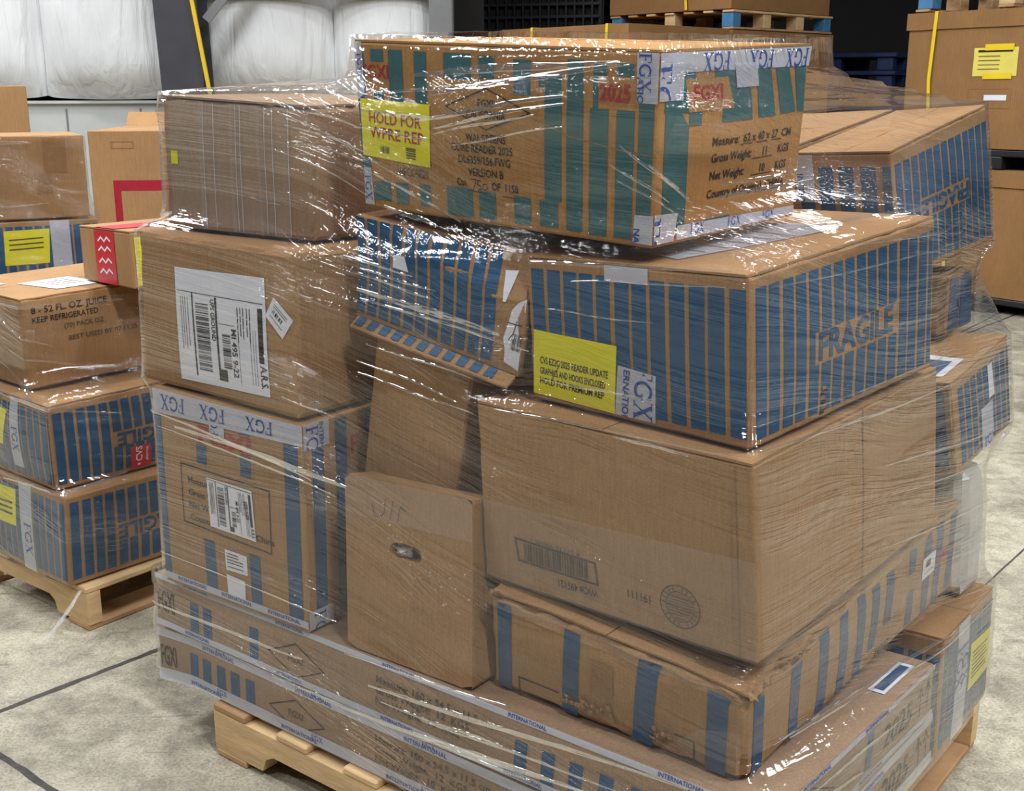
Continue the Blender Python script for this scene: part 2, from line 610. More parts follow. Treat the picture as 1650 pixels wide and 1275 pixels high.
class Box:
    def __init__(self, name, label, cat, cor, group=None, mt='card', bulge=.003, amp=.0015, wear=.002, n=14, seed=0,
                 flaps=False, warp=None, hole=None, r=.004, caved=None):
        self.c = [Vector(p) for p in cor]
        self.bulge, self.amp, self.seed, self.warp = bulge, amp, seed, warp
        self.caved = caved or {}
        b = [self.c[i] for i in (0, 2, 4, 6)]
        self.o = (sum(p.x for p in b) / 4, sum(p.y for p in b) / 4, min(p.z for p in b))
        self.top_c = [Vector(p) for p in cor]
        self.root = tag(empty(name, self.o), label, cat, group)
        self.mt = M[mt]
        if flaps:                                   # the lid flaps take the top 4 mm
            for i in (1, 3, 5, 7):
                d = (self.c[i - 1] - self.c[i]).normalized()
                self.c[i] = self.c[i] + d * .0045
        self.nrm = {}
        for f, ids in FACES.items():
            p = [self.K(*q) for q in ids]
            self.nrm[f] = (p[2] - p[0]).cross(p[3] - p[1]).normalized()
        self.body = MB()
        self._mesh(n, r, wear, hole)
        self.parts = []
        if flaps:
            self._flaps(wear, n)

    def K(self, a, b, c):
        return self.c[a * 4 + b * 2 + c]

    def tri(self, u, v, w_):
        p = Vector((0, 0, 0))
        for a in (0, 1):
            for b in (0, 1):
                for c in (0, 1):
                    p += self.K(a, b, c) * ((u if a else 1 - u) * (v if b else 1 - v) * (w_ if c else 1 - w_))
        return p

    def P(self, face, s, t, off=0.0):
        u, v, w_ = UVW[face](s, t)
        p = self.tri(u, v, w_)
        n = self.nrm[face]
        s_, t_ = min(max(s, 0), 1), min(max(t, 0), 1)
        fall = min(1.0, min(s_, 1 - s_, t_, 1 - t_) / .12)
        k = 16 * s_ * (1 - s_) * t_ * (1 - t_)
        bl = self.caved.get(face, self.bulge if face in 'LRKW' else -self.bulge * .6)
        am = self.amp
        d = bl * k + am * (noise.noise(p * 7 + Vector((self.seed, 0, 3))) - (.5 if face in 'TU' else 0)) * fall
        q = p + n * (d + off)
        if self.warp:
            q += self.warp(u, v, w_)
        return q

    def _mesh(self, n, r, wear, hole):
        rng = random.Random(self.seed)
        keys = {}
        mb = self.body
        lens = ((self.c[4] - self.c[0]).length, (self.c[2] - self.c[0]).length, (self.c[1] - self.c[0]).length)
        axes = []
        for L in lens:
            m_ = max(4, int(n * min(1.6, L / .35)))
            e = min(.2, r / L)
            axes.append([0, e] + [i / m_ for i in range(1, m_)] + [1 - e, 1])
        vs, fs = [], []

        def vert(i, j, k):
            if (i, j, k) in keys:
                return keys[(i, j, k)]
            u, v, w_ = axes[0][i], axes[1][j], axes[2][k]
            on = []
            if j == 0: on.append(('L', u, w_))
            if i == len(axes[0]) - 1: on.append(('R', v, w_))
            if k == len(axes[2]) - 1: on.append(('T', u, v))
            if j == len(axes[1]) - 1: on.append(('K', 1 - u, w_))
            if i == 0: on.append(('W', 1 - v, w_))
            if k == 0: on.append(('U', u, 1 - v))
            p = sum((self.P(*o) for o in on), Vector()) / len(on)
            if len(on) > 1:
                nn = sum((self.nrm[o[0]] for o in on), Vector())
                h = noise.noise(p * 23 + Vector((self.seed * 3.1, 1, 7)))
                p = p - nn * (r * .3 + wear * max(0, h) * (1.6 if len(on) == 3 else 1))
            keys[(i, j, k)] = len(vs)
            vs.append(p)
            return keys[(i, j, k)]
        a, b, c = (len(x) - 1 for x in axes)
        q = lambda *ids: fs.append(ids)
        for i in range(a):
            for k in range(c):
                if not hole:
                    q(vert(i, 0, k), vert(i + 1, 0, k), vert(i + 1, 0, k + 1), vert(i, 0, k + 1))
                q(vert(i + 1, b, k), vert(i, b, k), vert(i, b, k + 1), vert(i + 1, b, k + 1))
        for j in range(b):
            for k in range(c):
                q(vert(a, j, k), vert(a, j + 1, k), vert(a, j + 1, k + 1), vert(a, j, k + 1))
                q(vert(0, j + 1, k), vert(0, j, k), vert(0, j, k + 1), vert(0, j + 1, k + 1))
        for i in range(a):
            for j in range(b):
                q(vert(i, j, c), vert(i + 1, j, c), vert(i + 1, j + 1, c), vert(i, j + 1, c))
                q(vert(i, j + 1, 0), vert(i + 1, j + 1, 0), vert(i + 1, j, 0), vert(i, j, 0))
        mb.add(vs, fs, self.mt)
        if hole:                                    # L face with a hand hole: rings from the oval out to the edges
            hs, ht, rs, rt_ = hole
            na, nr = 64, 10
            vs, fs = [], []
            for k in range(na):
                an = 2 * math.pi * k / na
                ca, sa = math.cos(an), math.sin(an)
                pw = lambda x: math.copysign(abs(x) ** .7, x)
                e = (hs + rs * pw(ca), ht + rt_ * pw(sa))
                tmax = min(((1 if ca > 0 else 0) - hs) / ca if abs(ca) > 1e-6 else 9, ((1 if sa > 0 else 0) - ht) / sa if abs(sa) > 1e-6 else 9)
                ed = (hs + ca * tmax, ht + sa * tmax)
                vs.append(self.P('L', *e, -.03))
                for i in range(nr + 1):
                    x = (i / nr) ** 1.4
                    vs.append(self.P('L', e[0] + (ed[0] - e[0]) * x, e[1] + (ed[1] - e[1]) * x))
            w2 = nr + 2
            for k in range(na):
                k2 = (k + 1) % na
                for i in range(nr + 1):
                    fs.append((k * w2 + i, k * w2 + i + 1, k2 * w2 + i + 1, k2 * w2 + i))
            for s, t in ((0, 0), (1, 0), (1, 1), (0, 1)):   # corner gores
                pass
            mb.add(vs, fs, self.mt)

    def _flaps(self, wear, n):
        """two lid flaps meeting along the long middle line"""
        keep = self.c
        lens = ((keep[4] - keep[0]).length, (keep[2] - keep[0]).length)
        along_u = lens[0] >= lens[1]
        for half in (0, 1):
            mb = MB()
            m_ = n * 2
            vs = []
            for i in range(m_ + 1):
                a = i / m_
                rag = .003 * noise.noise(Vector((a * 14, self.seed + half * 9, 2.5))) * wear / .002
                lo, hi = (0, .5 - .0025) if half == 0 else (.5 + .0025, 1)
                for b, outer in ((lo, half == 0), (lo + (hi - lo) * .5, None), (hi, half == 1)):
                    if outer:
                        b += (-1 if half == 0 else 1) * (rag - .002) / max(lens)
                    st = (a, b) if along_u else (b, a)
                    if not along_u:
                        st = (b, a)
                    lift = .0005 + (.0012 * max(0, noise.noise(Vector((a * 6, half * 5, self.seed)))) if outer is False else 0)
                    vs.append(self.P('T', *st, lift))
                    vs.append(self.P('T', *st, lift + .0035))
            fs = []
            for i in range(m_):
                o = i * 6
                for k in (0, 2):
                    fs.append((o + k + 1, o + k + 3, o + k + 9, o + k + 7))
                    fs.append((o + k, o + k + 6, o + k + 8, o + k + 2))
                fs.append((o, o + 1, o + 7, o + 6))
                fs.append((o + 4, o + 10, o + 11, o + 5))
            fs += [(0, 2, 3, 1), (2, 4, 5, 3), (m_ * 6, m_ * 6 + 1, m_ * 6 + 3, m_ * 6 + 2), (m_ * 6 + 2, m_ * 6 + 3, m_ * 6 + 5, m_ * 6 + 4)]
            mb.add(vs, fs, self.mt)
            self.parts.append((mb, 'lid_flap', None))

    def F(self, face, quad=None):
        return Frame(self, face, quad)

    def part(self, name, label=None):
        mb = MB()
        self.parts.append((mb, name, label))
        return mb

    def done(self):
        self.body.build('carton_body', self.root, self.o, smooth=False)
        for mb, nm, lab in self.parts:
            o = mb.build(nm, self.root, self.o)
            if lab:
                o['label'] = lab
        return self.root


def clip_poly(poly, lo, hi):
    """cut a polygon to the unit frame lo..hi"""
    for ax in (0, 1):
        for lim, sg in ((lo[ax], 1), (hi[ax], -1)):
            out = []
            for i, p in enumerate(poly):
                q = poly[i - 1]
                a, b = (q[ax] - lim) * sg, (p[ax] - lim) * sg
                if (a >= 0) != (b >= 0):
                    t = a / (a - b)
                    out.append((q[0] + (p[0] - q[0]) * t, q[1] + (p[1] - q[1]) * t))
                if b >= 0:
                    out.append(p)
            poly = out
            if len(poly) < 3:
                return None
    return poly


def sheet(box, face, quad, mt, name='paper_label', label=None, off=.0016):
    """a stuck-on sheet; returns its mesh builder and its own frame"""
    mb = box.part(name, label)
    fr = box.F(face, quad)
    fr.rect(mb, 0, 0, 1, 1, M[mt], off)
    return mb, fr


def logo_tape(box, pieces, name='printed_tape'):
    """white tape printed with blue serif letters; pieces = (face, quad, angle, [(text, x, y, size), ...])"""
    for face, quad, ang, items in pieces:
        mb = box.part(name, 'white tape printed with blue letters')
        fr = box.F(face, quad)
        fr.rect(mb, 0, 0, 1, 1, M['tape'], .0017)
        for s, x, y, size in items:
            fr.text(mb, s, x, y, size, M['navy'], ang, off=.0024, clip=True)


def shipping_label(box, face, quad, small=False):
    """carrier label turned on its side: bars, a route code and address lines"""
    mb, fr = sheet(box, face, quad, 'white', 'shipping_label', 'white shipping label with barcodes')
    k = M['black']
    o = .0022
    y0, y1 = (.06, .80) if not small else (.05, .97)
    fr.line(mb, [(.02, y1), (.97, y1 - .02)], .0012, k, o)
    fr.rect(mb, .19, y0, .205, y1, k, o)
    fr.barcode(mb, .23, y0 + .06, .38, y1 - .08, k, 40, 5, False, o)
    fr.rect(mb, .455, y0, .475, y1 - .02, k, o)
    fr.rect(mb, .455, y0, .55, y0 + .1, k, o)
    fr.barcode(mb, .52, y0 + .12, .61, y0 + .42, k, 22, 9, False, o)
    fr.line(mb, [(.49, y0 + .5), (.66, y0 + .5)], .0009, k, o)
    fr.line(mb, [(.70, y0), (.70, y1 - .3)], .0008, k, o)
    s = fr.W / .26
    fr.text(mb, 'MI 495 9-22', .625, y1 - .27, .014 * s, k, -90, .42 * fr.H, o)
    fr.text(mb, 'UPS GROUND', .405, y1 - .04, .011 * s, k, -90, .36 * fr.H, o)
    rng = random.Random(3)
    for x in (.06, .085, .11, .14):
        fr.line(mb, [(x, y0 + .2 + rng.random() * .1), (x, y1 - .05)], .0012, M['greyink'], o)
    for x in (.70, .73, .76, .80, .83):
        a = y1 - .08
        while a > y0 + .45:
            l = rng.uniform(.03, .1)
            fr.line(mb, [(x, a - l), (x, a)], .0022 * s, k, o)
            a -= l + .02
    for x in (.83, .86, .885):
        fr.line(mb, [(x, y0 + .02), (x, y1 - .25)], .0008, k, o)
    fr.rect(mb, .915, y0 + .22, .965, y1 - .06, k, o)
    fr.text(mb, 'A.R.S.', .92, y0 + .2, .018 * s, k, -90, .2 * fr.H, o)
    if small:
        fr.text(mb, '505-505', .8, y1 - .22, .018 * s, k, -82, .36 * fr.H, o)
    return mb


# ------------------------------------------------------------------ pallets
def pallet(name, label, u_len, v_len, c, yaw, h=.118, group=None, blocks=False, dark=False):
    """wooden pallet: stringers (or blocks) along u, boards along v; c = centre on its base"""
    root = tag(empty(name, c), label, 'pallet', group)
    ca, sa = math.cos(R(yaw)), math.sin(R(yaw))
    Q = lambda u, v, z: (c[0] + ca * u - sa * v, c[1] + sa * u + ca * v, c[2] + z)
    wd = M['wood_dark' if dark else 'wood']
    tb = .016
    hs = h - 2 * tb
    if not blocks:
        for v in (-v_len / 2 + .02, 0, v_len / 2 - .02):
            mb = MB()
            prof = []
            n1, n2, nd = u_len * .12, u_len * .30, .042
            top = tb + hs
            prof = [(-u_len / 2, tb)]
            for sgn in (-1, 1):
                a, b = (-.5 * u_len + n1, -.5 * u_len + n1 + (n2 - .02)) if sgn < 0 else (.5 * u_len - n1 - (n2 - .02), .5 * u_len - n1)
                prof += [(a, tb), (a + .012, tb + nd * .7), (a + .035, tb + nd), (b - .035, tb + nd), (b - .012, tb + nd * .7), (b, tb)]
            prof += [(u_len / 2, tb)]
            n = len(prof)
            vs = []
            for dv in (-.019, .019):
                vs += [Q(u, v + dv, z) for u, z in prof] + [Q(u, v + dv, top) for u, z in prof]
            fs = []
            for i in range(n - 1):
                fs.append((i, i + 1, n + i + 1, n + i))
                fs.append((2 * n + i + 1, 2 * n + i, 3 * n + i, 3 * n + i + 1))
                fs.append((i + 1, i, 2 * n + i, 2 * n + i + 1))
                fs.append((n + i, n + i + 1, 3 * n + i + 1, 3 * n + i))
            fs += [(0, n, 3 * n, 2 * n), (n - 1, 3 * n - 1, 4 * n - 1, 2 * n - 1)]
            fs[-1] = (n - 1, 2 * n + n - 1, 3 * n + n - 1, n + n - 1)
            mb.add(vs, fs, wd)
            mb.build('stringer', root, c)
    else:
        for i, u in enumerate((-u_len / 2 + .06, 0, u_len / 2 - .06)):
            for j, v in enumerate((-v_len / 2 + .06, -v_len / 6, v_len / 6, v_len / 2 - .06)):
                mb = MB()
                blue = i != 1 and j in (0, 3)
                mb.box(Q(u, v, tb + hs / 2), (.1, .1, hs - .001), M['bluepaint'] if blue else wd, R(yaw), .004)
                o = mb.build('block', root, c)
                if blue:
                    o['label'] = 'block painted blue'
    rng = random.Random(int(u_len * 100) + int(c[0] * 10))
    for k in range(7):
        mb = MB()
        u = -u_len / 2 + .05 + (u_len - .1) * k / 6
        mb.box(Q(u, 0, h - tb / 2), (.1 if k in (0, 6) else .088, v_len, tb - .0006), M['wood' if rng.random() < .6 and not dark else 'wood_dark'], R(yaw), .003)
        mb.build('deck_board', root, c)
    for k in range(3 if blocks else 5):
        mb = MB()
        nb = 2 if blocks else 4
        u = -u_len / 2 + .05 + (u_len - .1) * k / nb
        if not blocks and k in (1, 3):
            u = (-1 if k == 1 else 1) * .07
        mb.box(Q(u, 0, tb / 2), (.095, v_len, tb - .0006), M['wood_dark'], R(yaw), .003)
        mb.build('bottom_board', root, c)
    return root


# ------------------------------------------------------------------ stretch film
def hull2(pts):
    pts = sorted(set(pts))
    if len(pts) < 3:
        return pts
    cr = lambda o, a, b: (a[0] - o[0]) * (b[1] - o[1]) - (a[1] - o[1]) * (b[0] - o[0])
    lo, hi = [], []
    for p in pts:
        while len(lo) > 1 and cr(lo[-2], lo[-1], p) <= 0:
            lo.pop()
        lo.append(p)
    for p in reversed(pts):
        while len(hi) > 1 and cr(hi[-2], hi[-1], p) <= 0:
            hi.pop()
        hi.append(p)
    return lo[:-1] + hi[:-1]


def ray_hull(h, cx, cy, a):
    dx, dy = math.cos(a), math.sin(a)
    best = 0
    for (x0, y0), (x1, y1) in zip(h, h[1:] + h[:1]):
        ex, ey = x1 - x0, y1 - y0
        d = dx * ey - dy * ex
        if abs(d) < 1e-9:
            continue
        t = ((x0 - cx) * ey - (y0 - cy) * ex) / d
        s = ((x0 - cx) * dy - (y0 - cy) * dx) / d
        if -1e-6 <= s <= 1 + 1e-6 and t > best:
            best = t
    return best


class Wrap:
    """film wound round a stack: at every height the tight loop round the cartons there,
    with limited bridging between tiers"""

    def __init__(self, cors, z0, z1, dz, ctr, off=.007, na=420, reach=lambda z: .08, roots=(), meet=None):
        self.ctr, self.z0, self.z1 = ctr, z0, z1
        pts, own = [], []
        for bi, c in enumerate(cors):
            for p in c:
                pts.append(tuple(p))
                own.append(bi)
        self.nz = int(round((z1 - z0) / dz)) + 1
        skin = []
        for r_ in roots:
            for ch in r_.children:
                skin += [tuple(v.co + r_.location) for v in ch.data.vertices]
        band = {}
        for p in skin:
            band.setdefault(int((p[2] - z0) // dz), []).append(p)
        self.zs = [z0 + (z1 - z0) * i / (self.nz - 1) for i in range(self.nz)]
        self.na = na
        self.r = []
        ids = range(len(pts))
        for z in self.zs:
            below = [i for i in ids if pts[i][2] <= z]
            above = [i for i in ids if pts[i][2] > z]
            rc = reach(z)
            sl = []
            for i in below:
                for j in above:
                    zj = pts[j][2]
                    if meet and own[j] == meet[0] != own[i]:
                        zj = min(zj, meet[1].get(own[i], meet[2]))
                        if zj <= z:
                            continue
                    dz_ = zj - pts[i][2]
                    if own[i] == own[j] or dz_ < rc:
                        t = (z - pts[i][2]) / dz_
                        sl.append((round(pts[i][0] + (pts[j][0] - pts[i][0]) * t, 5), round(pts[i][1] + (pts[j][1] - pts[i][1]) * t, 5)))
            bi = int((z - z0 + 1e-6) // dz)
            for k in (bi - 2, bi - 1, bi, bi + 1):
                sl += [(round(p[0], 4), round(p[1], 4)) for p in band.get(k, ()) if abs(p[2] - z) < dz * 1.25]
            h = hull2(sl) if len(sl) > 2 else None
            if not h or len(h) < 3:
                self.r.append(list(self.r[-1]))
                continue
            row = [ray_hull(h, ctr[0], ctr[1], 2 * math.pi * k / na) + off for k in range(na)]
            self.r.append(row)
        # ease the steps between tiers, never cutting inside the loop
        for _ in range(3):
            nr = []
            for i in range(self.nz):
                a, b = self.r[max(0, i - 1)], self.r[min(self.nz - 1, i + 1)]
                c0 = self.r[i]
                nr.append([max(c0[k], (a[k] + b[k]) / 2) for k in range(na)])
            self.r = nr

    def at(self, th, z, off=0.0):
        th = th % (2 * math.pi)
        a = th / (2 * math.pi) * self.na
        k0 = int(a) % self.na
        fa = a - int(a)
        k1 = (k0 + 1) % self.na
        b = min(max((z - self.z0) / (self.z1 - self.z0), 0), 1) * (self.nz - 1)
        i0 = min(int(b), self.nz - 2)
        fb = b - i0
        r_ = (self.r[i0][k0] * (1 - fa) + self.r[i0][k1] * fa) * (1 - fb) + (self.r[i0 + 1][k0] * (1 - fa) + self.r[i0 + 1][k1] * fa) * fb
        r_ += off
        return Vector((self.ctr[0] + r_ * math.cos(th), self.ctr[1] + r_ * math.sin(th), z))

    def mesh(self, seed=0, wob=.0012, cap=None, zlow=None):
        mb = MB()
        mb.uv = []
        vs = []
        na = self.na
        for i, z in enumerate(self.zs):
            u = 0.0
            prev = None
            for k in range(na + 1):
                th = 2 * math.pi * k / na
                p = Vector((math.cos(th), math.sin(th), 0))
                r_ = self.r[i][k % na] + wob * abs(noise.noise(Vector((th * 3, z * 34, seed))))
                q = Vector((self.ctr[0], self.ctr[1], z)) + p * r_
                u = th * .75
                vs.append(q)
                mb.uv.append((u, z))
        fs = []
        for i in range(self.nz - 1):
            for k in range(na):
                a = i * (na + 1) + k
                fs.append((a, a + 1, a + na + 2, a + na + 1))
        if cap:                                   # turned-in top edge lying on the top carton
            plane, shrink = cap
            base = (self.nz - 1) * (na + 1)
            prev = base
            for j, sh in enumerate(shrink):
                o = len(vs)
                for k in range(na + 1):
                    q = vs[base + k]
                    c = Vector((self.ctr[0], self.ctr[1], 0))
                    x = self.capc[0] + (q.x - self.capc[0]) * sh
                    y = self.capc[1] + (q.y - self.capc[1]) * sh
                    rough = .004 * abs(noise.noise(Vector((x * 30, y * 30, seed))))
                    vs.append(Vector((x, y, plane(x, y) + .004 + rough)))
                    mb.uv.append((mb.uv[base + k][0], self.z1 + (1 - sh) * .3))
                for k in range(na):
                    fs.append((prev + k, prev + k + 1, o + k + 1, o + k))
                prev = o
        mb.add(vs, fs, M['film'])
        return mb

    def fold(self, th0, z0, th1, z1, wid, mt, n=90, seed=0, off=.003):
        """a gathered pleat of film: a narrow band of fine parallel ridges lying on the wrap"""
        mb = MB()
        vs = []
        nr = max(2, int(wid / .0026))
        m_ = 2 * nr + 1
        for i in range(n + 1):
            t = i / n
            th = th0 + (th1 - th0) * t
            z = z0 + (z1 - z0) * t + .0012 * math.sin(t * 7 + seed)
            w_ = wid * (.45 + .55 * math.sin(math.pi * t)) * (1 + .3 * noise.noise(Vector((t * 8, seed, 0))))
            for k in range(m_):
                h = 0
                if k % 2:
                    h = .0019 * max(.05, .55 + .9 * noise.noise(Vector((t * 14 + k * 3.7, seed * 1.3, k * 2.1))))
                vs.append(self.at(th, z + (k / (m_ - 1) - .5) * w_, off + h))
        fs = []
        for i in range(n):
            for k in range(m_ - 1):
                a = i * m_ + k
                fs.append((a, a + 1, a + m_ + 1, a + m_))
        mb.add(vs, fs, mt)
        return mb


# ------------------------------------------------------------------ the room
def floor_mat():
    mt, nt, out = nodes('stained_concrete')
    L = nt.links.new
    bs = N(nt, 'ShaderNodeBsdfPrincipled')
    bs.inputs['Roughness'].default_value = 0.62
    bs.inputs['Specular IOR Level'].default_value = 0.35
    tc = N(nt, 'ShaderNodeTexCoord')
    n1 = N(nt, 'ShaderNodeTexNoise', i_Scale=2.3, i_Detail=9.0, i_Roughness=0.72)
    n2 = N(nt, 'ShaderNodeTexNoise', i_Scale=11.0, i_Detail=10.0, i_Roughness=0.82)
    n2.inputs['Distortion'].default_value = 0.35
    n3 = N(nt, 'ShaderNodeTexNoise', i_Scale=170.0, i_Detail=3.0)
    for n_ in (n1, n2, n3):
        L(tc.outputs['Object'], n_.inputs['Vector'])
    c1 = ramp(nt, n1.outputs[0], 0.33, srgb(138, 130, 114), 0.64, srgb(196, 188, 166))
    c2 = ramp(nt, n2.outputs[0], 0.36, g1(0.55), 0.56, g1(1.04))
    c3 = ramp(nt, n3.outputs[0], 0.32, g1(0.66), 0.58, g1(1.06))
    a = N(nt, 'ShaderNodeMix', data_type='RGBA', blend_type='MULTIPLY', i_0=1.0)
    L(c1, a.inputs[6])
    L(c2, a.inputs[7])
    b = N(nt, 'ShaderNodeMix', data_type='RGBA', blend_type='MULTIPLY', i_0=1.0)
    L(a.outputs[2], b.inputs[6])
    L(c3, b.inputs[7])
    # scuffs: long thin dark marks
    mp = N(nt, 'ShaderNodeMapping')
    mp.inputs['Rotation'].default_value = (0, 0, 0.7)
    mp.inputs['Scale'].default_value = (3.0, 42.0, 1)
    L(tc.outputs['Object'], mp.inputs[0])
    n4 = N(nt, 'ShaderNodeTexNoise', i_Scale=1.0, i_Detail=4.0)
    n4.inputs['Distortion'].default_value = 0.6
    L(mp.outputs[0], n4.inputs['Vector'])
    c4 = ramp(nt, n4.outputs[0], 0.62, g1(1), 0.72, g1(0.66))
    d = N(nt, 'ShaderNodeMix', data_type='RGBA', blend_type='MULTIPLY', i_0=1.0)
    L(b.outputs[2], d.inputs[6])
    L(c4, d.inputs[7])
    L(d.outputs[2], bs.inputs['Base Color'])
    bp = N(nt, 'ShaderNodeBump', i_Strength=0.3, i_Distance=0.004)
    L(n2.outputs[0], bp.inputs['Height'])
    L(bp.outputs[0], bs.inputs['Normal'])
    L(bs.outputs[0], out.inputs[0])
    return mt


M['floor'] = floor_mat()
M['joint'] = plain('joint_filler', srgb(70, 66, 62), 0.8, 0.35, 40.0)
U2 = Vector((math.cos(R(-38)), math.sin(R(-38)), 0))
V2 = Vector((-U2.y, U2.x, 0))

mb = MB()
nx = 4
mb.add([(-11, -4, 0), (13, -4, 0), (13, 15, 0), (-11, 15, 0)], [(0, 1, 2, 3)], M['floor'])
struct(mb.build('floor'))


def joint(p, d, l0, l1, wid):
    """saw-cut floor joint with a ragged filled edge, inlaid in the slab"""
    mbj = MB()
    d = Vector((d[0], d[1], 0)).normalized()
    s = Vector((-d.y, d.x, 0))
    vs = []
    n = int((l1 - l0) / .03)
    for i in range(n + 1):
        t = l0 + (l1 - l0) * i / n
        q = Vector((p[0], p[1], .0006)) + d * t
        a = wid * (.55 + .9 * abs(noise.noise(q * 13)))
        b = wid * (.55 + .9 * abs(noise.noise(q * 13 + Vector((5, 5, 0)))))
        vs += [q - s * a, q + s * b]
    mbj.add(vs, [(2 * i, 2 * i + 2, 2 * i + 3, 2 * i + 1) for i in range(n)], M['joint'])
    return struct(mbj.build('trim_floor_joint'))


joint((-1.144, 2.354), (.264, .295), -.25, 8, .011)
joint((-1.069, 2.177), (.159, -.13), -.6, 3, .011)
joint((1.356, 3.075), (.18, .216), -2, 7, .004)
joint((2.704, 6.737), (.384, .496), -3, 5, .009)

# insulated wall: quilted white vinyl above a painted concrete kerb
WY = 9.0


def vinyl():
    mt, nt, out = nodes('white_vinyl_insulation')
    L = nt.links.new
    bs = N(nt, 'ShaderNodeBsdfPrincipled')
    bs.inputs['Roughness'].default_value = 0.42
    tc = N(nt, 'ShaderNodeTexCoord')
    n1 = N(nt, 'ShaderNodeTexNoise', i_Scale=1.4, i_Detail=6.0)
    L(tc.outputs['Object'], n1.inputs['Vector'])
    L(ramp(nt, n1.outputs[0], 0.3, srgb(202, 203, 205), 0.65, srgb(226, 227, 228)), bs.inputs['Base Color'])
    mp = N(nt, 'ShaderNodeMapping')
    mp.inputs['Rotation'].default_value = (0, R(20), 0)
    mp.inputs['Scale'].default_value = (9, 9, 1.6)
    L(tc.outputs['Object'], mp.inputs[0])
    n2 = N(nt, 'ShaderNodeTexNoise', i_Scale=1.0, i_Detail=4.0)
    n2.inputs['Distortion'].default_value = 0.8
    L(mp.outputs[0], n2.inputs['Vector'])
    b = N(nt, 'ShaderNodeBump', i_Strength=0.7, i_Distance=0.04)
    L(n2.outputs[0], b.inputs['Height'])
    L(b.outputs[0], bs.inputs['Normal'])
    L(bs.outputs[0], out.inputs[0])
    return mt


M['vinyl'] = vinyl()
M['kerb'] = plain('painted_block', srgb(186, 188, 186), 0.7, 0.08, 3.0, bump=0.3)
seams = [-10.2, -8.85, -7.5, -6.2, -4.85, -3.44, -2.38, -1.3, -.42]
mb = MB()
for a, b in zip(seams, seams[1:]):
    nxs, nzs = 22, 30
    vs = []
    for j in range(nzs + 1):
        z = 1.315 + (4.6 - 1.315) * j / nzs
        for i in range(nxs + 1):
            t = i / nxs
            pil = (4 * t * (1 - t)) ** .5
            low = min(1, (z - 1.315) / .16)
            y = WY - .22 * pil * (.25 + .75 * low ** .5) - .012 * noise.noise(Vector((a + t * 3, z * 3, 2)))
            sag = -.03 * pil if j == 0 else 0
            vs.append((a + (b - a) * t, y, z + sag))
    fs = [(j * (nxs + 1) + i, j * (nxs + 1) + i + 1, (j + 1) * (nxs + 1) + i + 1, (j + 1) * (nxs + 1) + i) for j in range(nzs) for i in range(nxs)]
    o0 = len(vs)
    vs += [(a, WY + .02, 1.33), (b, WY + .02, 1.33)]
    mb.add(vs, fs, M['vinyl'])
struct(mb.build('wall_back', smooth=True))
mb = MB()
mb.box((-5.3, WY + .06, .632), (10.0, .2, 1.264), M['kerb'])
mb.box((-5.3, WY - .05, 1.268), (10.0, .05, .02), M['kerb'])
for x in (-3.3, -2.75, -2.45, -1.7):
    mb.box((x, WY - .042, .62), (.012, .006, 1.2), M['greysteel'])
struct(mb.build('baseboard_back'))
mb = MB()
mb.box((-5.3, WY + .17, 2.4), (10.2, .02, 4.8), M['dark'])
struct(mb.build('trim_wall_backing'))
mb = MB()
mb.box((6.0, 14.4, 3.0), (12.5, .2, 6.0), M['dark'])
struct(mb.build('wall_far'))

mb = MB()
mb.box((-1.35, WY - .24, 2.06), (1.75, .06, .15), M['steel'])
struct(mb.build('trim_girt'))
# steel column: tapered I section
root = tag(empty('steel_column', (-2.38, 8.62, 0)), 'dark steel building column against the white wall at upper left', 'column')


def taper(x0, x1, y0, y1, z0, z1, lean, grow, mt, nm):
    mbx = MB()
    vs = [(x0, y0, z0), (x1, y0, z0), (x1, y1, z0), (x0, y1, z0),
          (x0 + lean - grow, y0, z1), (x1 + lean + grow * .2, y0, z1), (x1 + lean + grow * .2, y1, z1), (x0 + lean - grow, y1, z1)]
    mbx.add(vs, [(3, 2, 1, 0), (4, 5, 6, 7)] + [(i, (i + 1) % 4, 4 + (i + 1) % 4, 4 + i) for i in range(4)], mt)
    return mbx.build(nm, root, root.location)


taper(-2.385, -2.11, 8.46, 8.475, 0, 4.6, -.12, .05, M['steel'], 'flange')
taper(-2.26, -2.235, 8.475, 8.745, 0, 4.6, -.12, .0, M['steel'], 'web')
taper(-2.385, -2.11, 8.745, 8.76, 0, 4.6, -.12, .05, M['steel'], 'flange')
mb = MB()
mb.bar((-2.05, 8.40, 1.05), (-2.30, 8.40, 2.9), .024, .024, M['bracey'])
tag(mb.build('guard_pole', None, (-2.05, 8.40, 1.05)), 'thin yellow pole leaning beside the dark steel column', 'pole')
mb = MB()
mb.bar((-2.12, 8.55, 1.82), (-1.2, 8.72, 2.9), .06, .06, M['greysteel'])
tag(mb.build('knee_brace', None, (-2.12, 8.55, 1.82)), 'grey diagonal brace rising right from the dark column', 'brace')
mb = MB()
mb.box((-.49, 8.72, 2.3), (.17, .17, 4.6), M['greysteel'], 0, .01)
tag(mb.build('door_post', None, (-.49, 8.72, 0)), 'grey steel post at the right end of the white wall', 'post')

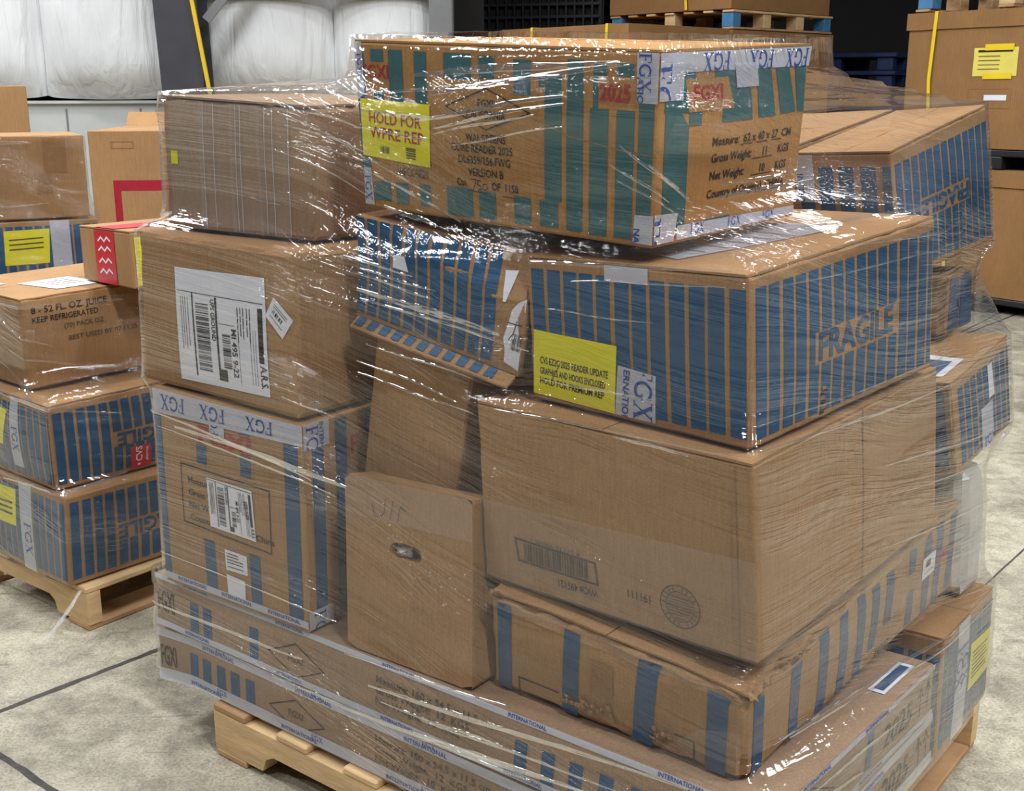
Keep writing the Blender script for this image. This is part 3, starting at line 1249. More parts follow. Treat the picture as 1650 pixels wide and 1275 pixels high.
# ------------------------------------------------------------------ corner tables (metres) read off the stack
COR = {
'K2':[[-0.7661,2.3167,0.122],[-0.7665,2.3281,0.228],[-0.3405,2.833,0.122],[-0.3543,2.828,0.228],[0.3528,1.433,0.122],[0.3583,1.4398,0.228],[0.7784,1.9493,0.122],[0.7704,1.9397,0.228]],
'K1':[[-0.7623,2.3154,0.234],[-0.7671,2.3423,0.34],[-0.3529,2.7931,0.234],[-0.3824,2.7912,0.342],[0.3531,1.4472,0.234],[0.3687,1.4581,0.342],[0.7625,1.9248,0.234],[0.7534,1.907,0.344]],
'D':[[-0.726,2.2877,0.344],[-0.7204,2.2814,0.7657],[-0.4876,2.6088,0.3453],[-0.4811,2.6021,0.7664],[-0.3843,2.0332,0.3447],[-0.377,2.0262,0.7551],[-0.1451,2.354,0.346],[-0.1386,2.3473,0.7571]],
'C':[[-0.7478,2.3153,0.7708],[-0.7369,2.3174,1.0742],[-0.4992,2.6308,0.7719],[-0.4912,2.6329,1.0655],[-0.3846,2.0328,0.7613],[-0.3787,2.0349,1.0665],[-0.1386,2.3484,0.7611],[-0.1307,2.3504,1.058]],
'Bb':[[-0.6876,2.3527,1.0766],[-0.68,2.3471,1.3319],[-0.4701,2.6906,1.0741],[-0.4642,2.6832,1.3332],[-0.359,2.1446,1.0694],[-0.3549,2.1357,1.3123],[-0.1435,2.4809,1.0614],[-0.1376,2.4735,1.3198]],
'F':[[-0.3049,1.9852,0.3448],[-0.3013,2.0099,0.6721],[-0.2618,2.0404,0.3455],[-0.2582,2.065,0.6573],[-0.0692,1.8082,0.3452],[-0.0656,1.8328,0.683],[-0.0261,1.8633,0.346],[-0.0225,1.888,0.6682]],
'J':[[-0.0361,1.84,0.3444],[-0.0394,1.8198,0.5334],[0.4945,2.4444,0.383],[0.489,2.4246,0.6003],[0.338,1.5289,0.345],[0.3323,1.509,0.5101],[0.858,2.1347,0.383],[0.8527,2.115,0.5815]],
'I':[[-0.0452,1.8501,0.5402],[-0.0576,1.8452,0.849],[0.3771,2.3065,0.5929],[0.3612,2.2987,0.8711],[0.3483,1.5141,0.5462],[0.3243,1.5066,0.848],[0.7572,1.9729,0.5889],[0.7302,1.9611,0.8743]],
'H':[[0.0351,1.8348,0.8554],[0.022,1.8247,1.0893],[0.4116,2.2107,0.8765],[0.3956,2.2017,1.1288],[0.3273,1.5427,0.8554],[0.3126,1.5342,1.1005],[0.7042,1.9193,0.8842],[0.6862,1.9107,1.138]],
'A':[[-0.2525,2.0627,1.1419],[-0.2618,2.0465,1.4208],[0.0128,2.3635,1.1629],[0.014,2.346,1.4366],[0.1988,1.6534,1.1191],[0.2002,1.6349,1.389],[0.4656,1.9527,1.1342],[0.4754,1.9351,1.4078]],
'E':[[-0.3158,2.1182,0.345],[-0.2412,2.06,0.9243],[-0.1926,2.2758,0.3457],[-0.1181,2.2176,0.94],[-0.1385,1.9797,0.3453],[-0.0639,1.9215,0.8923],[-0.0153,2.1373,0.346],[0.0592,2.0791,0.9124]],
'G':[[-0.2841,2.1024,0.9419],[-0.2735,2.0678,1.1287],[-0.0452,2.3704,0.9737],[-0.0358,2.3369,1.1449],[0.0085,1.8515,0.8846],[0.018,1.8179,1.0857],[0.2459,2.12,0.9183],[0.2553,2.0865,1.1194]],
'M':[[0.467,2.2069,0.122],[0.4638,2.2094,0.3591],[0.6511,2.4425,0.122],[0.6471,2.4441,0.3606],[0.7905,1.9551,0.122],[0.7873,1.9576,0.3659],[0.9745,2.1901,0.122],[0.9698,2.1917,0.3674]],
'N':[[0.5731,2.2597,0.9882],[0.5279,2.2364,1.223],[0.8468,2.5396,1.0286],[0.8018,2.5164,1.2943],[0.7076,2.1246,0.9968],[0.6649,2.1004,1.2323],[0.9845,2.4035,1.0374],[0.9353,2.3814,1.3079]],
'O':[[0.2536,2.5692,1.0967],[0.2363,2.5603,1.2117],[0.5251,2.8605,1.1603],[0.5078,2.8515,1.2753],[0.5573,2.281,1.1202],[0.5429,2.2726,1.2371],[0.8289,2.5722,1.1837],[0.8097,2.5626,1.2962]],
'Pb':[[0.5519,2.421,0.8621],[0.5512,2.4276,0.9755],[0.6623,2.5875,0.8538],[0.6616,2.5942,0.9672],[0.8412,2.2297,0.8741],[0.8405,2.2363,0.9875],[0.9545,2.3965,0.8669],[0.9479,2.4038,0.9826]],
'Q':[[0.548,2.2571,0.6247],[0.5177,2.2463,0.8051],[0.7272,2.4625,0.6671],[0.6969,2.4517,0.8476],[0.8082,2.0256,0.6563],[0.7754,2.0137,0.8325],[0.9854,2.23,0.6947],[0.9562,2.2203,0.8794]],
'R':[[0.6537,2.3209,0.3654],[0.6373,2.3276,0.6112],[0.7197,2.3959,0.366],[0.7033,2.4026,0.6135],[0.879,2.122,0.3703],[0.8626,2.1287,0.6311],[0.9468,2.1969,0.371],[0.9272,2.2037,0.6332]],
'S1':[[-1.4346,3.018,0.122],[-1.4315,3.0187,0.3631],[-1.0944,3.4242,0.122],[-1.0913,3.4249,0.3575],[-1.1242,2.7548,0.122],[-1.1134,2.7552,0.3591],[-0.78,3.1608,0.122],[-0.777,3.1615,0.3542]],
'S2':[[-1.4627,3.0623,0.3674],[-1.4619,3.0592,0.5909],[-1.1221,3.4687,0.3622],[-1.1212,3.4656,0.5951],[-1.1486,2.7992,0.3638],[-1.1472,2.7953,0.5846],[-0.8077,3.2052,0.3586],[-0.8069,3.2022,0.5905]],
'T':[[-1.5569,3.2005,0.5976],[-1.5577,3.1963,0.8335],[-1.2673,3.5454,0.6018],[-1.2681,3.5412,0.8405],[-1.2426,2.9371,0.5921],[-1.2437,2.9324,0.829],[-0.9532,3.2818,0.5963],[-0.954,3.2775,0.8369]],
'Y':[[-1.1769,3.2073,0.8377],[-1.1779,3.2081,0.986],[-0.9341,3.4594,0.8383],[-0.9355,3.4604,0.9875],[-0.9789,3.0166,0.8407],[-0.9806,3.0177,0.9905],[-0.7361,3.2687,0.8413],[-0.7374,3.2696,0.9905]],
'V':[[-1.6029,3.7926,0.9607],[-1.5945,3.7903,1.1983],[-1.6383,4.1894,0.9538],[-1.6326,4.1903,1.2042],[-1.36,3.8114,0.9421],[-1.3539,3.8159,1.2062],[-1.3958,4.2115,0.9483],[-1.3901,4.2125,1.1988]],
}


def lay(c, u, v, L, W, z0, z1, yaw):
    """corner list of an upright carton: c = front-left-bottom corner"""
    ca, sa = math.cos(R(yaw)), math.sin(R(yaw))
    out = []
    for a in (0, 1):
        for b in (0, 1):
            x, y = u + L * a, v + W * b
            for z in (z0, z1):
                out.append((c[0] + ca * x - sa * y, c[1] + sa * x + ca * y, z))
    return out


# ------------------------------------------------------------------ main pallet and its load
pallet('wooden_pallet', 'light wooden pallet under the wrapped stack in front', 1.233, 1.007, (.177, 2.192, 0), -38.4)

LOAD = []
g_blue = 'blue striped cartons on the front pallet'
BL, TE, SL, BK = M['blue'], M['teal'], M['slate'], M['black']

# the two long flat cartons at the bottom
for key, lab, droop, jx in (('K2', 'long flat carton lowest in the front stack, lying on the pallet', .018, 0), ('K1', 'long flat carton second from the bottom, lying on another like it', 0, .006)):
    wf = (lambda u, v, z: Vector((0, 0, -.02 * max(0, 1 - u / .085) * (1 - z * .6)))) if droop else None
    b = Box('flat_carton', lab, 'carton', COR[key], 'long flat cartons at the base of the front stack', 'card_grey', .002, .0015, .002, 14, 11 if droop else 12, False, wf)
    f = b.F('L')
    mbk = b.body
    f.text(mbk, 'FGXI', .006, .3, .042, BK, 0, .056, slant=-.05)
    xs = [.078, .108, .141, .172, .205] if droop else [.083, .113, .215]
    for x in xs:
        f.rect(mbk, x, .08, x + .0185, .68, SL)
    for x in (.683, .722, .76, .80, .84):
        f.rect(mbk, x, .06, x + .018, .62, SL)
    f.line(mbk, [(.255, .40), (.31, .70), (.365, .40), (.31, .1), (.255, .40)], .0022, BK)
    f.text(mbk, 'FGXI', .295, .36, .014, M['greyink'])
    f.text(mbk, 'Measure: 150 x 54.5 x 11.5 cm', .46, .62, .013, M['greyink'], 0, .27)
    f.text(mbk, 'Gross Weight:  12  KGS', .46, .44, .013, M['greyink'], 0, .22)
    f.text(mbk, 'Net Weight:  10  KGS', .46, .26, .013, M['greyink'], 0, .2)
    fr = b.F('R')
    fr.text(mbk, '2025', .64, .28, .046, BK, 0, .12, slant=.1)
    for x in (.90, .955):
        fr.line(mbk, [(x, .22), (x, .72)], .004, BK)
        fr.line(mbk, [(x - .018, .58), (x, .76), (x + .018, .58)], .004, BK)
    fr.rect(mbk, .53, .2, .57, .86, SL)
    fr.line(mbk, [(.06, .5), (.2, .86), (.34, .5), (.2, .12), (.06, .5)], .0022, BK)
    # printed tape along the long edges
    pcs = []
    for y0, y1 in ((-.0, .23), (.84, 1.0)) if droop else ((.9, 1.0), (0, .12)):
        it = []
        for i in range(5):
            if y1 - y0 > .15:
                it += [('INTERNATIONAL', .08 + .2 * i + .03 * (y0 > .5), .18, .009), ('@FGX', .14 + .2 * i, .42, .012)]
            else:
                it += [('INTERNATIONAL', .07 + .2 * i, .25, .007)]
        pcs.append(('L', ((0, y0), (1, y0), (1, y1), (0, y1)), 0, it))
        pcs.append(('R', ((0, y0), (1, y0), (1, y1), (0, y1)), 0, [('INTERNATIONAL', .15 + .36 * i, .22, .008) for i in range(2)]))
    logo_tape(b, pcs)
    if not droop:
        mbl, fl = sheet(b, 'T', ((.965, .72), (.985, .72), (.985, .94), (.965, .94)), 'white', 'paper_label', 'small white label')
        fl.rect(mbl, .2, .08, .8, .92, M['slate'], .0022)
    LOAD.append(b.done())

# D: tall carton with measure box and shipping label
b = Box('carton', 'tall carton with blue bars and small shipping label, standing left on the flat cartons', 'carton', COR['D'], None, 'card', .002, .0012, .002, 14, 21)
f, mbk = b.F('L'), b.body
f.rect(mbk, -.0, .02, .047, .98, SL)
f.rect(mbk, .88, .02, .968, .98, SL)
f.rect(mbk, .315, .02, .39, .3, SL)
f.rect(mbk, .63, .02, .70, .3, SL)
for x in (.297, .597):
    f.rect(mbk, x, .68, x + .07, .775, SL)
    f.rect(mbk, x, .88, x + .07, .99, SL)
f.text(mbk, 'FGXI', .315, .785, .034, M['red'], 0, .152, bold=True)
f.line(mbk, [(.177, .655), (.78, .645), (.78, .337), (.177, .36), (.177, .655)], .0028, BK)
for s_, y in (('Measure:', .568), ('Gross Weight:', .505), ('Net Weight:', .443), ('Country of Origin(s) China', .38)):
    f.text(mbk, s_, .225, y, .0125, M['black'], 0, .0095 * len(s_))
shipping_label(b, 'L', ((.372, .378), (.684, .373), (.667, .62), (.362, .622)), True)
mbl, fl = sheet(b, 'L', ((.464, .177), (.613, .182), (.612, .282), (.461, .283)), 'white', 'paper_label', 'small white address label')
for y in (.2, .4, .55, .7, .85):
    fl.line(mbl, [(.1, y), (.8 if y < .6 else .6, y)], .002, M['greyink'], .0022)
mbl, fl = sheet(b, 'L', ((.468, .037), (.588, .035), (.591, .148), (.462, .154)), 'white', 'paper_label', 'small blank white label')
fr = b.F('R')
for x in (.05, .20, .40, .62, .84):
    fr.rect(mbk, x, .02, x + .075, .98, SL)
fr.text(mbk, 'FGXI', .30, .80, .034, M['red'], 0, .13)
logo_tape(b, [('L', ((.0, .875), (1, .90), (1, .995), (0, .995)), 180, [('@FGX', .23, .82, .028), ('@FGX', .51, .82, .028), ('@FGX', .82, .82, .028)]),
              ('L', ((.40, .835), (.50, .838), (.50, .893), (.40, .887)), 90, [('@FGX', .6, .0, .022)]),
              ('L', ((0, .02), (1, .02), (1, .055), (0, .055)), 0, [('INTERNATIONAL', .1, .3, .008), ('INTERNATIONAL', .42, .3, .008), ('INTERNATIONAL', .74, .3, .008)]),
              ('R', ((0, .88), (.16, .88), (.16, 1), (0, 1)), -90, [('INTERNATIONAL', .62, .95, .010), ('@FGX', .1, .9, .03)]),
              ('R', ((0, .01), (.16, .01), (.16, .1), (0, .1)), -90, [('@FGX', .2, .9, .03)])])
LOAD.append(b.done())

# F: thin box with a hand hole
b = Box('hand_hole_box', 'plain brown box with oval hand hole, between blue-barred carton and worn striped carton', 'box', COR['F'], None, 'card', .004, .002, .004, 16, 31,
        hole=(.50, .635, .125, .048), r=.008, caved={'R': -.004, 'K': -.002})
f = b.F('L')
mbl = b.part('tissue_wad', 'white tissue showing in the hand hole')
vs, fs = [], []
for j in range(9):
    for i in range(17):
        a, c = i / 16, j / 8
        x, y = .385 + .125 * a, .598 + .06 * c
        d = -.016 + .012 * (math.sin(math.pi * a) * math.sin(math.pi * c)) + .004 * noise.noise(Vector((i * .7, j * .9, 4)))
        vs.append(f.at(x, y, d))
for j in range(8):
    for i in range(16):
        k = j * 17 + i
        fs.append((k, k + 1, k + 18, k + 17))
mbl.add(vs, fs, M['parcel'])
for q in ([(.23, .86), (.25, .80), (.30, .79), (.33, .83), (.34, .90)], [(.38, .80), (.40, .90)], [(.44, .80), (.46, .88), (.50, .86)]):
    f.line(b.body, q, .0018, M['greyink'])
for q in ([(.46, .36), (.44, .33), (.45, .30), (.49, .31), (.50, .34)], [(.55, .40), (.57, .33), (.60, .36), (.63, .33), (.65, .38)], [(.80, .40), (.78, .42), (.75, .39), (.78, .36), (.81, .38), (.82, .42), (.80, .30)]):
    f.line(b.body, q, .0008, M['card_dark'])
mbl = b.part('clear_tape', 'crinkled clear tape')
f.rect(mbl, 0, .78, 1, .995, M['clear'], .0016)
LOAD.append(b.done())

# E: plain carton behind it
b = Box('carton', 'plain brown carton standing behind the box with the hand hole', 'carton', COR['E'], None, 'card', .002, .0015, .003, 14, 41)
LOAD.append(b.done())

# J: worn striped carton
def crush(u, v, w):
    """crumpled upper edge along the two faces in view, worst at the front corner"""
    near = max(0, 1 - v / .05, 1 - (1 - u) / .05)
    k = max(0, 1 - (1 - w) / .22) * near
    bad = 1 + 1.2 * max(0, 1 - math.hypot((1 - u), v) / .35)
    q = Vector((u * 9, v * 13, w * 7))
    return Vector((noise.noise(q), noise.noise(q + Vector((7, 0, 0))), noise.noise(q + Vector((0, 9, 0))) - .45)) * (.0075 * k * bad)


b = Box('carton', 'worn striped carton with crushed edges, under the plain carton with the round stamp', 'carton', COR['J'], None, 'card', .004, .004, .011, 26, 51, True, crush, None, .012)
f, fr, mbk = b.F('L'), b.F('R'), b.body
f.quad(mbk, ((.035, .02), (.095, .02), (.105, .93), (.040, .93)), SL, .0012)
f.quad(mbk, ((.315, .02), (.38, .02), (.40, .93), (.335, .93)), SL, .0012)
f.quad(mbk, ((.60, .02), (.675, .02), (.70, .93), (.625, .93)), SL, .0012)
f.quad(mbk, ((.87, .02), (.94, .02), (.945, .90), (.875, .90)), SL, .0012)
f.line(mbk, [(.131, -.0), (.131, .20), (.30, .20)], .003, BK)
f.line(mbk, [(.76, .26), (.83, .26), (.83, .02)], .003, BK)
f.rect(mbk, .44, .38, .53, .72, M['card_dark'], .0011)
for x, y0, y1 in ((.028, .03, .9), (.168, .03, .92), (.278, .03, .92), (.365, .05, .93), (.448, .05, .93), (.52, .2, .93), (.592, .35, .93),
                  (.714, .66, .93), (.714, .1, .46), (.805, .06, .93), (.872, .55, .93), (.872, .06, .48), (.955, .1, .93)):
    fr.rect(mbk, x, y0, x + .036, y1, SL, .0012)
for i in range(9):
    fr.rect(mbk, .878 + .0125 * i, .50 + .002 * i, .886 + .0125 * i, .585 + .002 * i, M['red'], .0012)
fr.text(mbk, '78207', .56, .06, .014, M['greyink'], 0, .06)
mbl, fl = sheet(b, 'R', ((.797, .458), (.868, .458), (.868, .69), (.797, .69)), 'white', 'paper_label', 'small white label')
fl.rect(mbl, .25, .5, .6, .8, M['greyink'], .0022)
fl.line(mbl, [(.15, .25), (.85, .25)], .0012, M['greyink'], .0022)
mbl = b.part('clear_tape', 'shiny clear tape over the torn corner')
f.quad(mbl, ((.70, .02), (.99, .02), (.99, .55), (.86, .45)), M['clear'], .003)
f.rect(mbl, 0, .86, 1, .99, M['clear'], .002)
rng = random.Random(4)
for face, x0, x1, y, cnt in (('L', .31, .52, .17, 16), ('L', .0, .05, 1.0, 7), ('R', .0, .22, .985, 14), ('L', .66, .74, .16, 6)):
    ff = b.F(face)
    mbl = b.part('torn_edge', 'ragged torn cardboard')
    for i in range(cnt):
        x = x0 + (x1 - x0) * (i + rng.random() * .5) / cnt
        yy = y + rng.uniform(-.06, .05)
        w_ = rng.uniform(.008, .02) / ff.W
        h_ = rng.uniform(.006, .018) / ff.H
        o_ = rng.uniform(.003, .011)
        p = [ff.at(x, yy, .001), ff.at(x + w_, yy + rng.uniform(-.3, .3) * h_, .001), ff.at(x + w_ * .8, yy + h_, o_), ff.at(x + w_ * .1, yy + h_ * .8, o_ * .7), ff.at(x + w_ * .5, yy + h_ * .4, o_ * 1.1)]
        mbl.add(p, [(0, 1, 4), (1, 2, 4), (2, 3, 4), (3, 0, 4)], M['card'])
LOAD.append(b.done())

# I: plain carton, upside down
b = Box('carton', 'large plain carton with upside-down barcode and round stamp, under the carton marked FRAGILE', 'carton', COR['I'], None, 'card', .002, .001, .002, 14, 61, True, caved={'W': -.005})
f, fr, mbk = b.F('L'), b.F('R'), b.body
f.line(mbk, [(.141, .285), (.454, .278), (.462, .159), (.15, .162), (.141, .285)], .0035, BK)
f.barcode(mbk, .175, .172, .43, .272, BK, 32, 2)
f.text(mbk, '4 57135 90036 1', .40, .312, .008, M['greyink'], 180, .1)
f.text(mbk, 'WIC# 495121', .462, .127, .0125, BK, 181, .079)
f.text(mbk, '191111', .653, .19, .0125, BK, 181, .042)
cx, cy = .754, .182
for rr, w_ in ((.034, .0016), (.024, .0012)):
    f.line(mbk, [(cx + rr / f.W * math.cos(a * math.pi / 20), cy + rr / f.H * math.sin(a * math.pi / 20)) for a in range(41)], w_, BK)
for i in range(-4, 5):
    hw = math.sqrt(max(0, .021 ** 2 - (i * .0048) ** 2)) / f.W
    f.line(mbk, [(cx - hw, cy + i * .0048 / f.H), (cx + hw, cy + i * .0048 / f.H)], .0014 if i else .003, M['greyink'])
for i in range(22):
    if i % 11 not in (0, 5):
        a = R(200 + i * 16)
        f.line(mbk, [(cx + q / f.W * math.cos(a), cy + q / f.H * math.sin(a)) for q in (.0272, .031)], .0022, M['greyink'])
mbl = b.part('clear_tape', 'wide clear tape band')
f.quad(mbl, ((0, .0), (1, .0), (1, .53), (0, .46)), M['clear'], .0022)
fr.line(mbk, [(.535, .99), (.525, .01)], .004, M['card_dark'])
f.line(mbk, [(.945, .01), (.945, .985)], .002, M['card_dark'])
f.line(mbk, [(.925, .10), (.93, .80)], .0012, M['card_dark'])
LOAD.append(b.done())

# H: blue striped carton, FRAGILE
b = Box('carton', 'blue striped carton with FRAGILE on its right face and a yellow notice', 'carton', COR['H'], g_blue, 'card', .003, .001, .003, 14, 71, True, caved={'W': -.004})
f, fr, mbk = b.F('L'), b.F('R'), b.body
f.stripes(mbk, .028, .0335, .0262, .06, .93, BL)
fr.stripes(mbk, .026, .0333, .0248, .045, .93, BL, .985, [(.303, .35, .757, .555)])
fr.text(mbk, 'FRAGILE', .322, .378, .040, BL, 0, .221, bold=True)
mbl, fl = sheet(b, 'L', ((.006, .045), (.418, .03), (.443, .49), (.026, .505)), 'yellow', 'yellow_notice', 'yellow notice with black text')
for s_, y, wd_ in (('CVS EZ2C 2025 READER UPDATE', .50, .83), ('GRAPHICS AND HOOKS ENCLOSED', .335, .80), ('HOLD FOR PREMIUM REP', .18, .79)):
    fl.text(mbl, s_, .085, y, .0110, BK, 0, wd_ * fl.W, .0022)
fl.line(mbl, [(.24, .28), (.34, .56)], .0012, BK, .0022)
logo_tape(b, [('L', ((.42, .03), (.607, .03), (.617, .34), (.445, .365)), -90, [('ERNATIONAL', .17, .95, .0115), ('@FGX', .46, 1.16, .034)]),
              ('L', ((.393, .90), (.59, .90), (.59, 1), (.393, 1)), 0, [])])
mbl = b.part('packing_list', 'clear pouch with printed slip')
ft = b.F('T')
ft.quad(mbl, ((.30, .18), (.62, .10), (.80, .72), (.5, .75)), M['tape'], .006)
for i in range(5):
    ft.line(mbl, [(.40 + .03 * i, .25 + .08 * i), (.62 + .03 * i, .22 + .08 * i)], .003, M['greyink'], .007)
mbl = b.part('torn_patch', 'small torn patch')
for i in range(6):
    fr.rect(mbl, .335 + .004 * (i % 3), .03 + .03 * i, .355 + .006 * ((i * 2) % 3), .055 + .03 * i, M['card_dark'] if i % 2 else BK, .0016)
LOAD.append(b.done())

# G: sagging blue striped carton under the top one
b = Box('carton', 'sagging blue striped carton with a torn white label, squeezed under the top carton', 'carton', COR['G'], g_blue, 'card', .006, .003, .004, 16, 81, caved={'R': -.007}, warp=lambda u, v, w: V2 * (.075 * max(0, w - (1.0 - .42 * u)) * max(0, 1 - v * 2.5)) + U2 * (.010 * math.sin(math.pi * w) * max(0, 1 - v * 2)))
f, mbk = b.F('L'), b.body
f.stripes(mbk, .0, .0305, .0232, .06, .985, BL, .86)
fr = b.F('R')
fr.stripes(mbk, .03, .0335, .0252, .06, .93, BL)
mbl, fl = sheet(b, 'L', ((.885, .60), (.90, .60), (.937, .86), (.872, .84)), 'white', 'torn_label', 'scrap of torn white label')
mbl = b.part('torn_label', 'torn white shipping label')
pts = [(.92, .10), (1.0, .06), (1.0, .66), (.965, .62), (.935, .55), (.915, .40), (.90, .30), (.915, .2)]
cpt = (.96, .34)
vs = [f.at(*cpt, .0016)] + [f.at(*p, .0016) for p in pts]
mbl.add(vs, [(0, i + 1, (i + 1) % len(pts) + 1) for i in range(len(pts))], M['white'])
f.barcode(mbl, .945, .22, .995, .36, BK, 12, 6, True, .0022)
f.line(mbl, [(.915, .44), (.99, .44)], .0015, BK, .0022)
f.line(mbl, [(.93, .30), (.95, .36), (.965, .47)], .0018, M['greyink'], .0022)
mbl, fl = sheet(b, 'L', ((.235, .60), (.335, .60), (.31, .73), (.24, .72)), 'white', 'torn_label', 'scrap of torn white label')
mbl = b.part('bottom_flange', 'striped bottom edge folded outward')
n = 30
vs = []
for i in range(n + 1):
    a = i / n
    p = f.at(.02 + .97 * a, .01, .0)
    o_ = b.nrm['L']
    q = p + o_ * (.022 + .004 * noise.noise(Vector((a * 9, 1, 1)))) + Vector((0, 0, -.013))
    vs += [p, q, q + Vector((0, 0, -.003)), p + Vector((0, 0, -.004))]
mbl.add(vs, [(4 * i + k, 4 * i + (k + 1) % 4, 4 * i + 4 + (k + 1) % 4, 4 * i + 4 + k) for i in range(n) for k in range(4)], M['card'])
for i in range(11):
    a = i / 12 + .02
    vs = []
    for k in range(3):
        aa = a + .05 * k / 2
        p = f.at(.02 + .97 * aa, .01, .0)
        q = p + b.nrm['L'] * .019 + Vector((0, 0, -.011))
        vs += [p + Vector((0, 0, .0012)) + b.nrm['L'] * .002, q + Vector((0, 0, .0022))]
    mbl.add(vs, [(0, 1, 3, 2), (2, 3, 5, 4)], BL)
LOAD.append(b.done())

# C: carton with the large shipping label
b = Box('carton', 'plain carton with large white shipping label and small tilted sticker, middle of left column', 'carton', COR['C'], None, 'card', .003, .002, .005, 14, 91, False, None, None, .012)
shipping_label(b, 'L', ((.279, .08), (.847, .104), (.828, .822), (.26, .801)))
mbl, fl = sheet(b, 'L', ((.83, .60), (.928, .478), (.99, .60), (.88, .718)), 'white', 'sticker', 'small tilted white sticker')
fl.barcode(mbl, .2, .4, .7, .58, BK, 8, 4, True, .0022)
for y in (.25, .7, .8):
    fl.line(mbl, [(.15, y), (.8, y)], .0012, M['greyink'], .0022)
LOAD.append(b.done())

# B: taped carton at the upper left
b = Box('carton', 'brown carton covered in vertical tape strips, topmost at the left of the front stack', 'carton', COR['Bb'], None, 'card_grey', .003, .003, .007, 16, 101, True, None, None, .01)
f = b.F('L')
mbl = b.part('clear_tape', 'upright strips of clear tape')
for x0, x1 in ((.06, .3), (.27, .5), (.48, .68), (.66, .86)):
    f.rect(mbl, x0, .01, x1, .99, M['clear'], .0014 + .0006 * (int(x0 * 100) % 2))
for x in (.30, .37, .52, .55, .71, .76, .86):
    f.line(mbl, [(x, .03), (x + .004, .98)], .0016, M['tape'], .0026)
mbl, fl = sheet(b, 'L', ((.065, .50), (.115, .50), (.115, .60), (.065, .60)), 'yellow', 'sticker', 'small faded yellow sticker')
LOAD.append(b.done())

# A: the top carton
b = Box('carton', 'teal striped carton with yellow hold notice, topmost of the front stack', 'carton', COR['A'], None, 'card_warm', .002, .001, .002, 16, 111, True)
f, fr, mbk = b.F('L'), b.F('R'), b.body
f.rect(mbk, 0, .05, .035, .93, TE)
for x0, y0, x1, y1 in ((.062, .893, .112, .963), (.132, .66, .185, .963), (.23, .66, .275, .96), (.338, .814, .435, .96), (.46, .826, .513, .952), (.575, .75, .631, .94),
                       (.065, .66, .108, .72), (.043, .055, .112, .173), (.133, .05, .184, .18), (.229, .057, .27, .185), (.333, .027, .427, .199), (.45, .034, .509, .193),
                       (.573, .03, .628, .19), (.658, .04, .716, .186), (.675, .186, .727, .872), (.655, .80, .727, .872), (.743, .036, .792, .952),
                       (.812, .032, .865, .706), (.82, .706, .834, .942), (.834, .875, .859, .942), (.888, .035, .938, .705), (.888, .877, .934, .942), (.950, .035, .990, .94)):
    f.rect(mbk, x0, y0, x1, y1, TE)
f.text(mbk, '2025', .838, .75, .0235, M['red'], 0, .054, bold=True)
f.text(mbk, 'FGXI', .022, .795, .021, M['red'], 0, .066)
f.line(mbk, [(.343, .662), (.485, .773), (.627, .655), (.482, .545), (.343, .662)], .0022, BK)
f.text(mbk, 'FGXI', .455, .672, .011, BK, 0, .033)
f.text(mbk, 'CALIFORNIA', .414, .604, .0125, BK, 0, .083)
for s_, x0, x1, y in (('WALGREENS', .409, .548, .468), ('CORE READER 2025', .356, .571, .406), ('DL6359/156.FWG', .381, .563, .340), ('VERSION B', .414, .539, .27)):
    f.text(mbk, s_, x0, y + .006, .0118, BK, 0, (x1 - x0) * f.W)
f.text(mbk, 'Ctn', .372, .212, .0115, BK, 0, .02)
f.text(mbk, 'OF  1158', .497, .205, .0118, BK, 0, .056)
f.line(mbk, [(.41, .187), (.49, .183)], .0012, BK)
f.line(mbk, [(.535, .178), (.592, .176)], .0012, BK)
f.line(mbk, [(.424, .255), (.441, .255), (.431, .19)], .0014, BK)
f.line(mbk, [(.458, .25), (.447, .25), (.446, .225), (.456, .222), (.458, .2), (.446, .195)], .0014, BK)
f.line(mbk, [(.475, .235), (.466, .23), (.465, .205), (.473, .2), (.482, .212), (.478, .232)], .0014, BK)
f.text(mbk, 'WPCORE24', .145, .225, .0135, M['greyink'], 0, .073)
mbl, fl = sheet(b, 'L', ((.006, .325), (.275, .293), (.283, .661), (.01, .669)), 'yellow', 'yellow_notice', 'yellow notice with red text')
fl.text(mbl, 'HOLD FOR', .125, .60, .0185, M['red'], 0, .76 * fl.W, .0022)
fl.text(mbl, 'WPRE REP', .125, .345, .0185, M['red'], 0, .79 * fl.W, .0022)
fl.barcode(mbl, .28, .1, .42, .22, M['greyink'], 12, 2, True, .0022)
fl.barcode(mbl, .66, .08, .80, .27, M['greyink'], 10, 3, False, .0022)
# crease across the front, where the lid panel was slit
f.line(mbk, [(.61, .65), (.75, .55), (.90, .50), (1.0, .48)], .0014, M['card_dark'])
# right face
fr.quad(mbk, ((.045, .06), (.188, .10), (.185, .615), (.04, .86)), TE, .0008)
fr.quad(mbk, ((.035, .70), (.185, .69), (.153, .86), (.04, .90)), TE, .0008)
fr.quad(mbk, ((.185, .62), (.262, .62), (.262, .69), (.185, .69)), TE, .0008)
fr.quad(mbk, ((.39, .62), (.60, .62), (.555, .93), (.413, .93)), TE, .0008)
fr.quad(mbk, ((.15, .86), (.215, .86), (.215, .93), (.10, .93)), TE, .0008)
fr.quad(mbk, ((.333, .86), (.42, .86), (.42, .93), (.333, .93)), TE, .0008)
fr.quad(mbk, ((.645, .625), (.77, .622), (.70, .93), (.60, .93)), TE, .0008)
fr.quad(mbk, ((.81, .628), (.925, .635), (.83, .93), (.735, .93)), TE, .0008)
fr.quad(mbk, ((.94, .63), (.99, .63), (.97, .93), (.88, .93)), TE, .0008)
fr.rect(mbk, .32, .06, .49, .10, TE)
fr.rect(mbk, .47, .62, .477, .622, TE)
